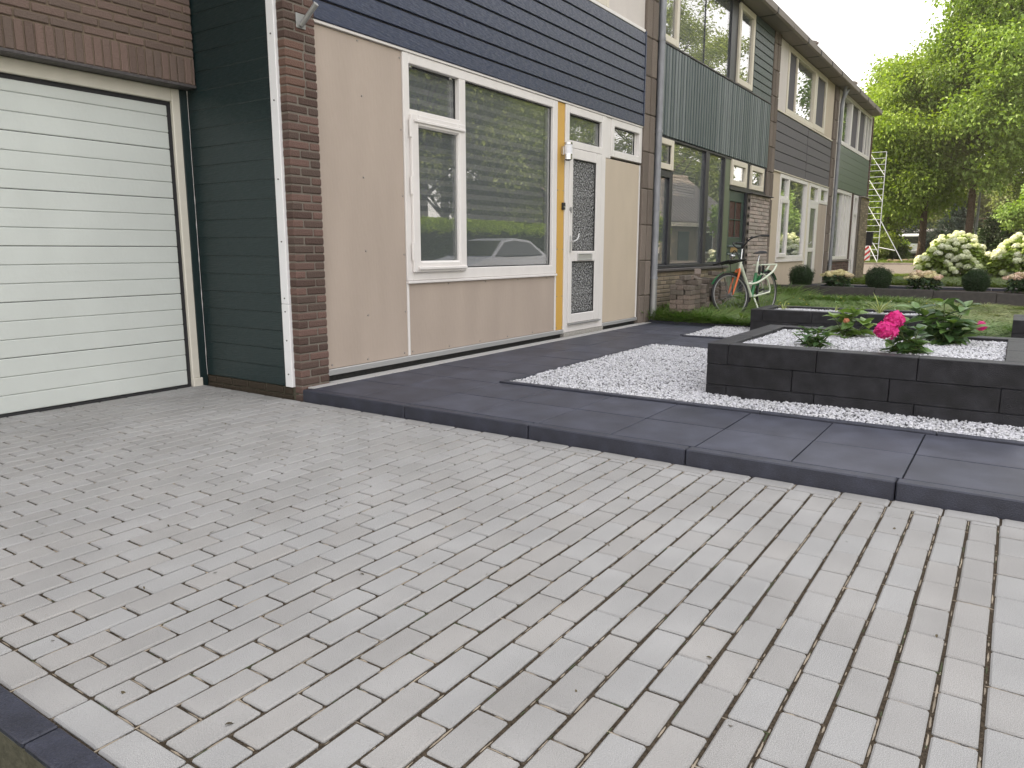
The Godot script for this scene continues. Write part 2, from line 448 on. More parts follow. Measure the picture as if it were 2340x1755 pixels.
func build_driveway():
	var d = struct("driveway")
	bp(d, "sand_bed", -3.0, 0.02, -0.24, -0.0925, -1.2, 7.2, M.joint, 0.0)
	var list = []
	var W = 0.1985; var Dp = 0.0942
	var z = 2.526 - 36 * 0.1055
	var row = 0
	while z < 7.0:
		var x0 = -2.85
		var off = 0.1052 if row % 2 == 1 else 0.0
		# seen from the kerb end the rows start with a half paver every other row
		var x = x0
		while x < -0.13:
			var w = W
			if x == x0 and off > 0.0: w = 0.0965
			elif x + w > -0.115: w = -0.115 - x - 0.005
			list.append([Vector3(x + 0.0025 + w / 2, 0, z + 0.0525), Vector3(w, 0.06, Dp)])
			x += w + 0.0089
		z += 0.1055
		row += 1
	for e in [-2.904, -0.0585]:
		var zz = -1.16
		while zz < 7.0:
			list.append([Vector3(e, 0, zz + 0.105), Vector3(0.0945, 0.06, 0.202)])
			zz += 0.211
	var eye = Vector3(-3.685, 1.04, 4.49)
	for l in list: l.append((l[0] - eye).length())
	list.sort_custom(func(a, b): return a[2] < b[2])
	var far_x = []; var far_c = []
	var cols = [lin(0.585, 0.575, 0.552), lin(0.565, 0.555, 0.53), lin(0.60, 0.59, 0.57), lin(0.57, 0.556, 0.53)]
	var n = 0
	for l in list:
		var c = l[0]
		var s = l[1]
		c += Vector3(rr(-0.0014, 0.0014), -0.115 + rr(-0.0015, 0.0015), rr(-0.0012, 0.0012))
		var b = Basis.from_euler(Vector3(rr(-0.007, 0.007), rr(-0.011, 0.011), rr(-0.007, 0.007)))
		# pavers behind and right of the camera are not in the picture
		var seen = c.z < 4.75 and (c.x > -3.0)
		if n < 290 and seen:
			n += 1
			part(d, "paver", bbox_mesh(Vector3(snappedf(s.x, 0.001), s.y, s.z), 0.005), M["paver%d" % (rng.randi() % 6)], c, b)
		else:
			var xf = Transform3D(b.scaled_local(Vector3(s.x / 0.2, 1, s.z / 0.0942)), c)
			far_x.append(xf); far_c.append(cols[rng.randi() % 4].srgb_to_linear() * 1.0)
	var pm = M.paver0.duplicate(); pm.albedo_color = Color.WHITE; pm.vertex_color_use_as_albedo = true
	multi(d, "paver_field", bbox_mesh(Vector3(0.2, 0.06, 0.0942), 0.005), pm, far_x, far_c)
	# loose sand lying along the joints
	var sx = []; var sc = []
	for i in 6500:
		var l = list[rng.randi() % list.size()]
		var c = l[0]
		var alongx = rng.randf() < 0.6
		var p = Vector3(c.x + rr(-0.5, 0.5) * l[1].x, -0.0915, c.z + (l[1].z / 2 + 0.005) * (1 if rng.randf() < 0.5 else -1)) if alongx else Vector3(c.x + (l[1].x / 2 + 0.004) * (1 if rng.randf() < 0.5 else -1), -0.0915, c.z + rr(-0.5, 0.5) * l[1].z)
		if rng.randf() < 0.12: p += Vector3(rr(-0.02, 0.02), 0.011, rr(-0.02, 0.02))
		var s = rr(0.0012, 0.0032)
		var big = p.y < -0.09
		sx.append(Transform3D(Basis(Vector3.UP, 0.0 if alongx else PI / 2).scaled_local(Vector3(s * (rr(4, 16) if big else 0.5), s * (0.7 if big else 0.3), s * (1.0 if big else 0.5))), p))
		var v = rr(0.7, 1.15)
		sc.append(Color(0.30 * v, 0.25 * v, 0.185 * v) if rng.randf() < 0.85 else Color(0.05, 0.06, 0.025))
	multi(d, "joint_sand", blob(8, Vector3(1, 1, 1)), M.grain, sx, sc)
	sx = []; sc = []
	for i in 70:
		sx.append(Transform3D(Basis.from_euler(Vector3(rr(-0.3, 0.3), rr(0, 6), rr(-0.3, 0.3))).scaled_local(Vector3.ONE * rr(0.4, 1.0)), Vector3(rr(-2.8, -0.05), -0.081, rr(-1.1, 4.4))))
		var v = rr(0.5, 1.2)
		sc.append(Color(0.09 * v, 0.07 * v, 0.035 * v))
	multi(d, "leaf_litter", leaf_mesh(0.022, 0.010, 0.4), M.grain, sx, sc)
	# kerb towards the tiled path
	var k = struct("kerb")
	var ks = [[0.10, 1.125], [1.125, 2.125], [2.125, 3.12], [3.12, 4.124], [4.124, 5.124], [5.124, 6.124], [6.124, 7.12]]
	for a in ks:
		part(k, "kerb_stone", bbox_mesh(Vector3(0.075, 0.25, a[1] - a[0] - 0.006), 0.006), M.kerb, Vector3(0.0375, -0.125, (a[0] + a[1]) / 2), Basis.from_euler(Vector3(0, rr(-0.003, 0.003), rr(-0.01, 0.01))))
	var k2 = struct("outer_kerb")
	var zz = -1.2
	for i in 9:
		part(k2, "kerb_stone", bbox_mesh(Vector3(0.08, 0.018, 0.992), 0.006), M.kerb, Vector3(-3.0, -0.088, zz + 0.5 + 0.90))
		part(k2, "kerb_foot", bbox_mesh(Vector3(0.076, 0.20, 0.992), 0.004), M.mosswall, Vector3(-2.999, -0.198, zz + 0.5 + 0.90))
		zz += 1.0

func build_path():
	var p = struct("tiled_path")
	bp(p, "bed", 0.076, 6.44, -0.24, -0.016, 0.0, 7.2, M.plinth, 0.0)
	var sz = 0.4955
	var put = func(x, z, w, d):
		part(p, "tile", bbox_mesh(Vector3(w - 0.002, 0.05, d - 0.002), 0.002), M["tile%d" % (rng.randi() % 4)], Vector3(x + w / 2, -0.0265 + rr(-0.001, 0.001), z + d / 2), Basis.from_euler(Vector3(rr(-0.002, 0.002), 0, rr(-0.002, 0.002))))
	# two rows along the kerb
	for i in 12:
		var z = 1.145 + 0.5 * i
		put.call(0.082, z, 0.49, sz); put.call(0.577, z, 0.515, sz)
	# two rows along the facade
	for i in 13:
		var x = 0.577 + 0.4985 * (i - 1)
		var w = 0.494
		if i == 12: w = 6.435 - x
		put.call(x if i > 0 else 0.082, 0.128, w if i > 0 else 0.49, 0.492)
		put.call(x if i > 0 else 0.082, 0.625, w if i > 0 else 0.49, 0.515)
	# strip of tiles between the two gravel fields
	for i in 6:
		put.call(4.09, 1.145 + 0.5 * i, 0.46, sz); put.call(4.555, 1.145 + 0.5 * i, 0.46, sz)
	var s = struct("paver_strip")
	for i in 29:
		var x = 0.345 + 0.211 * i
		if x > 6.3: break
		part(s, "paver", bbox_mesh(Vector3(0.206, 0.06, 0.117), 0.004), M.palestrip, Vector3(x + 0.1, -0.027, 0.064))
	# small level step of grey pavers at the brick pier
	part(s, "paver", bbox_mesh(Vector3(0.24, 0.06, 0.07), 0.004), M.palestrip, Vector3(0.215, -0.027, 0.09))
	# edging bands round the gravel
	var e = struct("gravel_edging")
	var band = func(x0, x1, z0, z1, top = 0.012):
		bp(e, "edging_band", x0, x1, -0.12, top, z0, z1, M.kerb, 0.004)
	for i in 6: band.call(1.10, 1.158, 1.20 + i * 1.0 if i > 0 else 1.145, 2.195 + i)
	band.call(1.161, 2.14, 1.145, 1.20); band.call(2.145, 3.14, 1.145, 1.20); band.call(3.145, 4.02, 1.145, 1.20)
	for i in 3: band.call(4.023, 4.08, 1.145 + i if i else 1.145, 2.14 + i)
	band.call(5.025, 5.085, 1.145, 2.14); band.call(5.025, 5.085, 2.145, 3.14)
	band.call(5.09, 6.43, 1.09, 1.142)
	band.call(6.445, 6.505, 0.08, 1.08, 0.03); band.call(6.445, 6.505, 1.085, 2.08, 0.03); band.call(6.445, 6.505, 2.085, 3.08, 0.03); band.call(6.445, 6.505, 3.085, 4.08, 0.03); band.call(6.445, 6.505, 4.085, 5.4, 0.03)

func gravel(called, label, rects, y, dens, holes = []):
	# one heap of white marble chips
	var o = Node3D.new()
	o.name = numbered(self, called); add_child(o, true)
	o.set_meta("kind", "stuff"); tag(o, label, "gravel")
	o.set_meta("kind", "stuff")
	var st = ST()
	for r in rects: quad(st, Vector3(r[0], y - 0.012, r[2]), Vector3(r[1], y - 0.012, r[2]), Vector3(r[1], y - 0.012, r[3]), Vector3(r[0], y - 0.012, r[3]), Vector3.UP)
	var bed = part(o, "gravel_bed", st.commit(), M.marble_bed); bed.set_meta("kind", "stuff")
	var nz = FastNoiseLite.new(); nz.frequency = 1.6; nz.seed = 5
	var xf = [[], [], []]; var cs = [[], [], []]
	for r in rects:
		var n = int((r[1] - r[0]) * (r[3] - r[2]) * dens)
		for i in n:
			var x = rr(r[0], r[1]); var z = rr(r[2], r[3])
			var skip = false
			for h in holes:
				if x > h[0] and x < h[1] and z > h[2] and z < h[3]: skip = true
			if skip: continue
			var s = rr(0.0055, 0.0115)
			var k = rng.randi() % 3
			var b = Basis.from_euler(Vector3(rr(-0.5, 0.5), rr(0, TAU), rr(-0.5, 0.5))).scaled_local(Vector3(s * rr(0.9, 1.4), s * rr(0.6, 1.0), s))
			xf[k].append(Transform3D(b, Vector3(x, y + rr(-0.009, 0.003) + 0.012 * nz.get_noise_2d(x, z), z)))
			var v = rr(0.54, 0.76) if rng.randf() > 0.13 else rr(0.24, 0.46)
			cs[k].append(Color(v, v * rr(0.99, 1.01), v * rr(1.0, 1.06)))
	for k in 3: multi(o, "chips", blob(40 + k, Vector3(1, 1, 1)), M.marble, xf[k], cs[k])

func planter(label, x0, x1, z0, z1, rows, h, fill, filllabel):
	# stacked dark concrete blocks, running bond: 60 x 15 x 15 cm
	var t = thing("planter", label, "planter", Vector3(x0, 0, z0), "dark block planters in the gravel garden")
	var g = 0.0025
	for r in rows:
		var y1 = h - 0.15 * r
		var y0 = y1 - 0.1485
		var alt = r % 2 == 1
		# long sides (along z)
		for side in 2:
			var xa = x0 if side == 0 else x1 - 0.15
			var z = z0 + (0.0 if alt else 0.15)
			var ze = z1 - (0.15 if alt else 0.0)
			while z < ze - 0.02:
				var l = minf(0.6, ze - z)
				var b = bp(t, "block", xa + rr(0, 0.0015), xa + 0.15, y0, y1, z + g / 2, z + l - g / 2, M["block%d" % (rng.randi() % 4)], 0.004)
				z += l
		for side in 2:
			var za = z0 if side == 0 else z1 - 0.15
			var x = x0 + (0.15 if (alt == (side == 0)) else 0.0)
			var xe = x1 - (0.15 if (alt == (side == 0)) else 0.0)
			if not alt and side == 1: x = x0 + 0.15; xe = x1 - 0.15
			if alt and side == 1: x = x0; xe = x1
			while x < xe - 0.02:
				var l = minf(0.6, xe - x)
				bp(t, "block", x + g / 2, x + l - g / 2, y0, y1, za, za + 0.15, M["block%d" % (rng.randi() % 4)], 0.004)
				x += l
	if fill: gravel("gravel", filllabel, [[x0 + 0.152, x1 - 0.152, z0 + 0.152, z1 - 0.152]], h - 0.028, 6200)
	return t

func build_planters():
	planter("large dark block planter with pink hydrangea standing in white gravel", 1.54, 3.19, 2.68, 4.63, 3, 0.38, true, "white marble chips filling the large planter with pink flowers")
	planter("low dark block planter between the gravel strip and the lawn", 5.97, 6.87, 1.69, 3.79, 2, 0.295, true, "white marble chips in the low planter by the lawn")
	planter("dark block planter at the right edge behind the large planter", 6.05, 6.95, 4.5, 6.4, 2, 0.295, true, "white marble chips in the planter at the right edge")
	gravel("gravel", "white marble chips round the foot of the large planter", [[1.16, 4.02, 1.205, 2.72], [1.16, 1.6, 2.6, 5.2], [3.14, 4.02, 2.6, 4.0]], 0.008, 5200)
	gravel("gravel", "small strip of white marble chips beside the tiled path and lawn", [[5.09, 6.44, 1.145, 1.75], [5.09, 5.97, 1.75, 3.4]], 0.012, 4200)

# ---------- buildings ----------
func pane(parent, x0, x1, y0, y1, z):
	# double glazing
	return boxes(parent, "pane", [[x0, x1, y0, y1, z - 0.004, z], [x0, x1, y0, y1, z - 0.018, z - 0.014]], M.glass, 0.0)

func gasket(parent, x0, x1, y0, y1, z):
	boxes(parent, "gasket", ring(x0 - 0.004, x1 + 0.004, y0 - 0.004, y1 + 0.004, 0.011, z, z + 0.012), M.gasket, 0.001)

func casement(win, x0, x1, y0, y1, w, m, z0 = 0.012, z1 = 0.045):
	var s = boxes(win, "sash", ring(x0, x1, y0, y1, w, z0, z1), m, 0.008)
	boxes(s, "bead", ring(x0 + w - 0.012, x1 - w + 0.012, y0 + w - 0.012, y1 - w + 0.012, 0.02, z0 - 0.01, z1 - 0.012), m, 0.005)
	gasket(win, x0 + w, x1 - w, y0 + w, y1 - w, z0 - 0.008)
	pane(win, x0 + w - 0.01, x1 - w + 0.01, y0 + w - 0.01, y1 - w + 0.01, z0 - 0.002)
	return s

func boards_h(t, called, x0, x1, y0, y1, n, z, m, ch = 0.007):
	# horizontal boards with recessed grooves between them
	var p = (y1 - y0) / n
	bp(t, "groove_backing", x0, x1, y0, y1, z - 0.05, z - 0.016, M.groove, 0.0)
	for i in n:
		bp(t, called, x0, x1, y0 + p * i, y0 + p * (i + 1) - 0.017, z - 0.02, z, m, ch)

func shell(t, x0, x1, front_y1, gable_r = false):
	# floor, storey slab, side walls, back wall and tiled roof: keeps rooms dark and throws the house's shadow
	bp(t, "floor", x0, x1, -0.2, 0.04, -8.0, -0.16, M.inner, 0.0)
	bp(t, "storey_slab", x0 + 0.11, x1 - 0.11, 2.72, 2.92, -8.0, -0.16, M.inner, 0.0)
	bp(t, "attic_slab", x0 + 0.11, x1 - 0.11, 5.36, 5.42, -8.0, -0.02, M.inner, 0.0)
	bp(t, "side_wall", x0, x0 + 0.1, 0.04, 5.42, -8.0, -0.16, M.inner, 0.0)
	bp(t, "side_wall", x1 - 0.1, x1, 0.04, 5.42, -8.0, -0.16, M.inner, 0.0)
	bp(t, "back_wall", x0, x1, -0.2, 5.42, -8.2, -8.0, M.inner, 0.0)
	# roof: two slopes of rows of tiles
	var st = ST()
	var ridge = Vector3(0, 8.35, -4.1)
	for s in [[Vector3(0, 5.44, 0.12), ridge], [ridge, Vector3(0, 5.44, -8.35)]]:
		var a = s[0]; var b = s[1]
		var nr = 14
		for i in nr:
			var p = a.lerp(b, (i + 0.5) / nr)
			var d = (b - a) / nr
			var ang = atan2(d.y, -d.z)
			add_box(st, Vector3((x0 + x1) / 2, p.y + 0.06, p.z), Vector3(x1 - x0 + 0.02, 0.05, d.length() * 1.06), 0.01, Basis(Vector3.RIGHT, ang + 0.06 * (1 if d.z < 0 and d.y > 0 else -1)))
	part(t, "roof", st.commit(), M.roof)
	st = ST()
	for xx in [x0 + 0.05, x1 - 0.05]:
		for s in [-0.05, 0.05]:
			tri(st, Vector3(xx + s, 5.42, 0.08), Vector3(xx + s, 8.3, -4.1), Vector3(xx + s, 5.42, -8.2), Vector3(signf(s), 0, 0))
	part(t, "gable", st.commit(), M.gmortar)

func gutters(t, x0, x1):
	# box gutter in sections with a bevelled lip
	var n = maxi(1, int(round((x1 - x0) / 1.25)))
	var l = (x1 - x0) / n
	for i in n:
		var st = ST()
		var a = x0 + l * i + 0.011; var b = x0 + l * (i + 1) - 0.011
		var prof = [Vector2(0.0, 5.335), Vector2(0.30, 5.335), Vector2(0.335, 5.36), Vector2(0.345, 5.47), Vector2(0.325, 5.48), Vector2(0.0, 5.48)]
		var c = Vector3((a + b) / 2, 5.4, 0.16)
		for k in prof.size():
			var p = prof[k]; var q = prof[(k + 1) % prof.size()]
			var nn = Vector3(0, -(q.x - p.x), q.y - p.y).normalized()
			quad(st, Vector3(a, p.y, p.x) - c, Vector3(b, p.y, p.x) - c, Vector3(b, q.y, q.x) - c, Vector3(a, q.y, q.x) - c, nn)
		for e in [[a, -1.0], [b, 1.0]]:
			for k in range(1, prof.size() - 1):
				tri(st, Vector3(e[0], prof[0].y, prof[0].x) - c, Vector3(e[0], prof[k].y, prof[k].x) - c, Vector3(e[0], prof[k + 1].y, prof[k + 1].x) - c, Vector3(e[1], 0, 0))
		part(t, "gutter_section", st.commit(), M.gutter, c, Basis(Vector3.BACK, rr(-0.002, 0.002)))
	for i in n - 1:
		var gx = x0 + l * (i + 1)
		boxes(t, "gutter_joint", [[gx - 0.03, gx + 0.03, 5.329, 5.3345, 0.02, 0.30], [gx - 0.03, gx + 0.03, 5.345, 5.46, 0.341, 0.352]], M.lead, 0.001)
	bp(t, "gutter_core", x0, x1, 5.345, 5.47, 0.01, 0.29, M.black, 0.0)

func pier_blocks(t, x0, x1, y0, y1, z):
	var w = (x1 - x0) / 2
	var p = bp(t, "pier", x0 + 0.01, x1 - 0.01, y0, y1, -0.16, z - 0.03, M.mortar, 0.0)
	var y = y0
	var i = 0
	while y < y1 - 0.05:
		var h = minf(0.497, y1 - y)
		for k in 2:
			bp(p, "concrete_block", x0 + w * k + 0.003, x0 + w * (k + 1) - 0.003, y, y + h - 0.006, -0.1, z - (0.0 if k else 0.012), M["agg%d" % ((i + k) % 3)], 0.012)
		y += h
		i += 1

func downpipe(t, x, z, y0, y1, r = 0.048):
	var p = part(t, "downpipe", tube([Vector3(0, y0, 0), Vector3(0, y1, 0)], r, 16), M.zinc, Vector3(x, 0, z))
	part(p, "pipe_foot", tube([Vector3(0, y0 - 0.005, 0), Vector3(0, 0.62, 0)], r + 0.004, 16), M.galv, Vector3(x, 0, z))
	for y in [0.64, 1.62, 2.70, 3.92]:
		if y > y0:
			var st = ST()
			add_tube(st, [Vector3(0, -0.018, 0), Vector3(0, 0.018, 0)], r + 0.008, 16)
			add_box(st, Vector3(-0.02, 0, -0.06), Vector3(0.03, 0.02, 0.08), 0.002)
			part(p, "pipe_bracket", st.commit(), M.zinc, Vector3(x, y, z))

func brick_face(parent, x0, x1, y0, y1, zf, key, course = 0.0625, bl = 0.21, head = 0.1, depth = 0.05, jut = 0.004):
	# a face of single bricks in running bond; returns nothing, adds one mesh per brick
	var y = y0
	var r = 0
	while y < y1 - course * 0.6:
		var x = x0
		var first = true
		while x < x1 - 0.012:
			var l = bl if not (first and r % 2 == 1) else head
			first = false
			l = minf(l, x1 - x)
			if x1 - (x + l) < 0.04: l = x1 - x
			if l > 0.03:
				bp(parent, "brick", x, x + l, y + rr(-0.0015, 0.0015), y + course - 0.0115, zf - depth, zf + rr(-jut, jut * 0.4), M["%s%d" % [key, rng.randi() % 5]], 0.006)
			x += l + 0.0115
		y += course
		r += 1

func screws(parent, list, z):
	var st = ST()
	for s in list: add_tube(st, [Vector3(s.x, s.y, z - 0.002), Vector3(s.x, s.y, z + 0.005)], [0.009, 0.005], 8)
	part(parent, "screw_heads", st.commit(), M.galv)

func garage_block(t):
	# the storey over the garage and the wall left of it, outside the picture, under the roof of the row
	bp(t, "upper_wall", -6.5, 0.03, 3.425, 5.4, -1.25, -1.0, M.gbrick0, 0.0)
	bp(t, "left_house_wall", -6.5, -3.205, -0.25, 3.42, -1.25, -1.0, M.gbrick0, 0.0)
	bp(t, "end_wall", -6.7, -6.505, -0.25, 5.4, -8.2, -1.0, M.gbrick1, 0.0)
	bp(t, "back_wall", -6.5, 0.03, -0.25, 5.4, -8.2, -8.0, M.gbrick1, 0.0)
	var st = ST()
	for s in [[Vector3(0, 5.44, 0.12), Vector3(0, 8.35, -4.1)], [Vector3(0, 8.35, -4.1), Vector3(0, 5.44, -8.35)]]:
		var m = (s[0] + s[1]) / 2
		var dd = s[1] - s[0]
		add_box(st, Vector3(-3.33, m.y + 0.06, m.z), Vector3(6.75, 0.08, dd.length()), 0.01, Basis(Vector3.RIGHT, atan2(dd.y, -dd.z)))
	part(t, "roof", st.commit(), M.roof)

func build_garage():
	var t = thing("garage", "brick garage with white ribbed up and over door at the end of the driveway", "garage", Vector3(-1.5, 0, -1.15))
	garage_block(t)
	var zb = -1.0
	# wall over the door
	var w = bp(t, "wall", -3.2, 0.028, 2.306, 3.42, -1.25, zb - 0.012, M.gmortar, 0.0)
	var x = -3.19
	while x < 0.02:
		bp(w, "brick", x, minf(x + 0.0515, 0.03), 2.307, 2.5, zb - 0.06, zb + rr(-0.004, 0.003), M["gbrick%d" % (rng.randi() % 5)], 0.005)
		x += 0.0628
	brick_face(w, -3.2, 0.03, 2.5115, 3.4, zb, "gbrick", 0.0625, 0.207, 0.098)
	bp(t, "lintel", -3.2, 0.03, 2.284, 2.304, -1.24, zb + 0.004, M.lead, 0.002)
	bp(t, "left_wall", -3.2, -2.75, -0.25, 2.28, -1.25, zb, M.gmortar, 0.0)
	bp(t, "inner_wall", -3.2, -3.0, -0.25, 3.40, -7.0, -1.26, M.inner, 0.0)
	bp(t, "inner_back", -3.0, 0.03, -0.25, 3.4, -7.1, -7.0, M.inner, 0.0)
	bp(t, "garage_floor", -3.0, 0.03, -0.25, -0.10, -7.0, -1.17, M.concrete, 0.0)
	# frame
	var f = boxes(t, "door_frame", [[-0.098, -0.03, -0.02, 2.283, -1.21, -1.135], [-2.75, -2.68, -0.1, 2.283, -1.21, -1.135], [-2.68, -0.098, 2.183, 2.283, -1.21, -1.137]], M.garageframe, 0.006)
	bp(f, "frame_foot", -0.1, -0.012, -0.115, -0.018, -1.21, -1.125, M.garageframe, 0.006)
	boxes(t, "rubber_seal", [[-0.132, -0.0985, -0.09, 2.183, -1.22, -1.165], [-2.68, -2.65, -0.09, 2.183, -1.22, -1.165], [-2.65, -0.132, 2.15, 2.183, -1.22, -1.165], [-2.65, -0.132, -0.10, -0.072, -1.2, -1.135]], M.rubber, 0.001)
	# door: ribbed sections
	var d = bp(t, "garage_door", -2.65, -0.132, -0.072, 2.15, -1.21, -1.171, M.groove, 0.0)
	var pch = 0.1258
	for i in 18:
		var ya = -0.07 + pch * i
		var yb = minf(ya + pch, 2.149)
		if yb - ya < 0.05: continue
		var gap = 0.0045 if i % 3 == 0 else 0.0022
		bp(d, "rib", -2.648, -0.134, ya + gap, yb, -1.18, -1.157, M.garage, 0.006)
		if i > 13: bp(d, "rib_line", -2.648, -0.134, ya + 0.016, ya + 0.0185, -1.17, -1.1562, M.garage, 0.0005)
	# dark green return with foam seam
	bp(t, "return_panel", -0.03, 0.036, -0.1, 2.283, -1.2, -1.132, M.greenwall, 0.002)
	var st = ST()
	var y = 0.0
	var pts = []; var rs = []
	while y < 2.3:
		pts.append(Vector3(0.034 + rr(-0.0008, 0.0008), y, -1.131)); rs.append(rr(0.0012, 0.004) if rng.randf() < 0.12 else 0.0016)
		y += 0.04
	add_tube(st, pts, rs, 6)
	part(t, "foam_seam", st.commit(), M.white)
	return t

func build_house_one():
	var t = thing("terraced_house", "beige panelled house with white window, yellow strip and blue grey siding", "house", Vector3(3.2, 0, 0), "houses in the terraced row")
	shell(t, 0.06, 6.34, 5.3)
	# green boarded side wall beside the garage door
	var sw = bp(t, "side_cladding", 0.058, 0.10, 0.0, 3.4, -1.14, -0.06, M.groove, 0.0)
	var n = 24
	for i in n:
		var y0 = 0.0 + 0.1415 * i
		var st = ST()
		# weatherboard: lower edge proud of the upper one
		var a = -1.128; var b = -0.118
		var xo = 0.0385; var xi = 0.0435
		var yl = y0; var yh = y0 + 0.1412
		var c = Vector3(0.05, y0 + 0.07, -0.62)
		var pr = [Vector2(0.06, yl), Vector2(xo + 0.004, yl), Vector2(xo, yl + 0.006), Vector2(xo + 0.004, yh - 0.03), Vector2(xi, yh - 0.012), Vector2(xi, yh), Vector2(0.06, yh)]
		for k in pr.size() - 1:
			var p = pr[k]; var q = pr[k + 1]
			var nn = Vector3(-(q.y - p.y), q.x - p.x, 0).normalized()
			quad(st, Vector3(p.x, p.y, a) - c, Vector3(p.x, p.y, b) - c, Vector3(q.x, q.y, b) - c, Vector3(q.x, q.y, a) - c, nn)
		part(sw, "weatherboard", st.commit(), M.greenwall, c)
	bp(t, "brick_base", 0.05, 0.30, -0.25, -0.004, -1.16, 0.0, M.mosswall, 0.004)
	var base = bp(t, "base_course", 0.044, 0.06, -0.25, -0.1, -1.14, 0.03, M.mosswall, 0.0)
	for r in 2:
		for i in 6:
			var z = -1.13 + 0.215 * i - 0.1 * r
			bp(base, "brick", 0.038, 0.09, -0.123 + 0.0615 * r, -0.068 + 0.0615 * r, maxf(z, -1.13), minf(z + 0.2, -0.06), M.damp_brick, 0.006)
	# white corner trim
	var tr = bp(t, "corner_trim", 0.024, 0.055, 0.0, 0.636, -0.114, -0.034, M.trim, 0.003)
	bp(t, "corner_trim", 0.024, 0.055, 0.638, 3.4, -0.114, -0.034, M.trim, 0.003)
	var sl = []
	var ss = ST()
	for y in [0.1, 0.36, 0.58, 0.68, 1.1, 1.55, 2.1, 2.55]: add_tube(ss, [Vector3(0.026, y, -0.072), Vector3(0.020, y, -0.072)], 0.006, 8)
	part(tr, "screw_heads", ss.commit(), M.lead)
	# brick pier
	var p = bp(t, "brick_pier", 0.052, 0.322, -0.25, 3.4, -0.10, 0.041, M.mortar, 0.0)
	var y = -0.108
	var r = 0
	while y < 3.36:
		var or_ = y > 2.13 and y < 2.49
		var split = 0.225 if r % 2 == 0 else 0.135
		if y > 2.13 and y < 2.5: split = 0.205 if r % 2 == 0 else 0.218
		for k in 2:
			var x0 = 0.045 if k == 0 else split + 0.0115
			var x1 = split if k == 0 else 0.328
			var m = M["brick%d" % (rng.randi() % 5)]
			if or_ and k == 0: m = M.orange_brick
			bp(p, "brick", x0 + rr(-0.0015, 0.0015), x1 + rr(-0.002, 0.002), y + rr(-0.001, 0.001), y + 0.0512, -0.033 if k == 0 else -0.02, 0.05 + rr(-0.003, 0.002), m, 0.007)
		y += 0.0625
		r += 1
	# facade panels
	var ap = bp(t, "panel", 0.334, 1.308, 0.10, 2.686, -0.05, 0.0, M.panel, 0.003)
	screws(ap, [Vector2(0.36, 0.3), Vector2(0.36, 1.1), Vector2(0.36, 1.6), Vector2(0.36, 2.2), Vector2(0.83, 2.25), Vector2(0.82, 1.62), Vector2(0.82, 1.03), Vector2(0.82, 0.5), Vector2(0.8, 0.13), Vector2(1.285, 2.63), Vector2(1.285, 2.05), Vector2(1.285, 1.5), Vector2(1.285, 1.0), Vector2(1.285, 0.5), Vector2(1.26, 0.13), Vector2(0.4, 0.13), Vector2(0.8, 2.66)], 0.0)
	bp(t, "joint_strip", 1.309, 1.336, 0.10, 0.744, -0.04, 0.007, M.white, 0.002)
	var bpn = bp(t, "panel", 1.337, 3.868, 0.10, 0.742, -0.05, 0.0, M.panel, 0.003)
	screws(bpn, [Vector2(1.37, 0.13), Vector2(1.9, 0.125), Vector2(2.4, 0.125), Vector2(2.9, 0.125), Vector2(3.4, 0.125), Vector2(3.84, 0.13), Vector2(1.9, 0.725), Vector2(2.5, 0.725), Vector2(3.1, 0.725), Vector2(3.7, 0.725)], 0.0)
	bp(t, "joint_strip", 3.87, 3.9, 0.10, 0.744, -0.04, 0.007, M.white, 0.002)
	bp(t, "alu_strip", 0.334, 4.064, 0.05, 0.097, -0.05, 0.018, M.alu, 0.003)
	bp(t, "alu_strip", 5.088, 6.17, 0.05, 0.092, -0.05, 0.018, M.alu, 0.003)
	bp(t, "plinth", 0.334, 6.17, -0.24, 0.049, -0.16, -0.03, M.plinth, 0.0)
	bp(t, "threshold", 4.07, 5.085, -0.2, 0.052, -0.1, 0.03, M.concrete, 0.004)
	bp(t, "head_strip", 0.334, 6.175, 2.69, 2.712, -0.05, 0.022, M.white, 0.003)
	var yp = bp(t, "yellow_panel", 3.905, 4.062, 0.10, 2.686, -0.05, 0.004, M.yellow, 0.003)
	screws(yp, [Vector2(3.92, 0.13), Vector2(4.04, 0.13), Vector2(3.92, 0.5), Vector2(4.04, 0.5), Vector2(3.92, 1.05), Vector2(4.04, 1.05), Vector2(3.92, 1.72), Vector2(4.04, 1.72)], 0.004)
	var bell = bp(t, "doorbell", 4.005, 4.06, 1.505, 1.585, 0.004, 0.03, M.black, 0.004)
	bp(bell, "bell_button", 4.022, 4.043, 1.525, 1.545, 0.03, 0.034, M.steel, 0.002)
	# large window
	var fr = [[1.31, 1.388, 0.77, 2.688, -0.06, 0.014], [3.79, 3.888, 0.77, 2.688, -0.06, 0.014], [2.085, 2.178, 0.87, 2.606, -0.06, 0.014], [1.388, 3.79, 2.606, 2.688, -0.06, 0.013], [1.388, 3.79, 0.77, 0.87, -0.06, 0.013], [1.388, 2.085, 2.196, 2.236, -0.06, 0.013]]
	var w = boxes(t, "window", fr, M.white, 0.005)
	w.set_meta("label", "wide white window with dark zebra blind")
	pane(w, 1.388, 2.085, 2.236, 2.606, -0.045)
	gasket(w, 1.392, 2.081, 2.24, 2.602, -0.05)
	for hx in [1.44, 1.99]: bp(w, "pivot_hinge", hx, hx + 0.03, 2.585, 2.615, -0.044, -0.02, M.steel, 0.003)
	var st = ST()
	add_box(st, Vector3(1.62, 2.285, -0.075), Vector3(0.05, 0.06, 0.03), 0.008)
	add_box(st, Vector3(1.74, 2.27, -0.075), Vector3(0.22, 0.022, 0.025), 0.006)
	part(w, "window_stay", st.commit(), M.black)
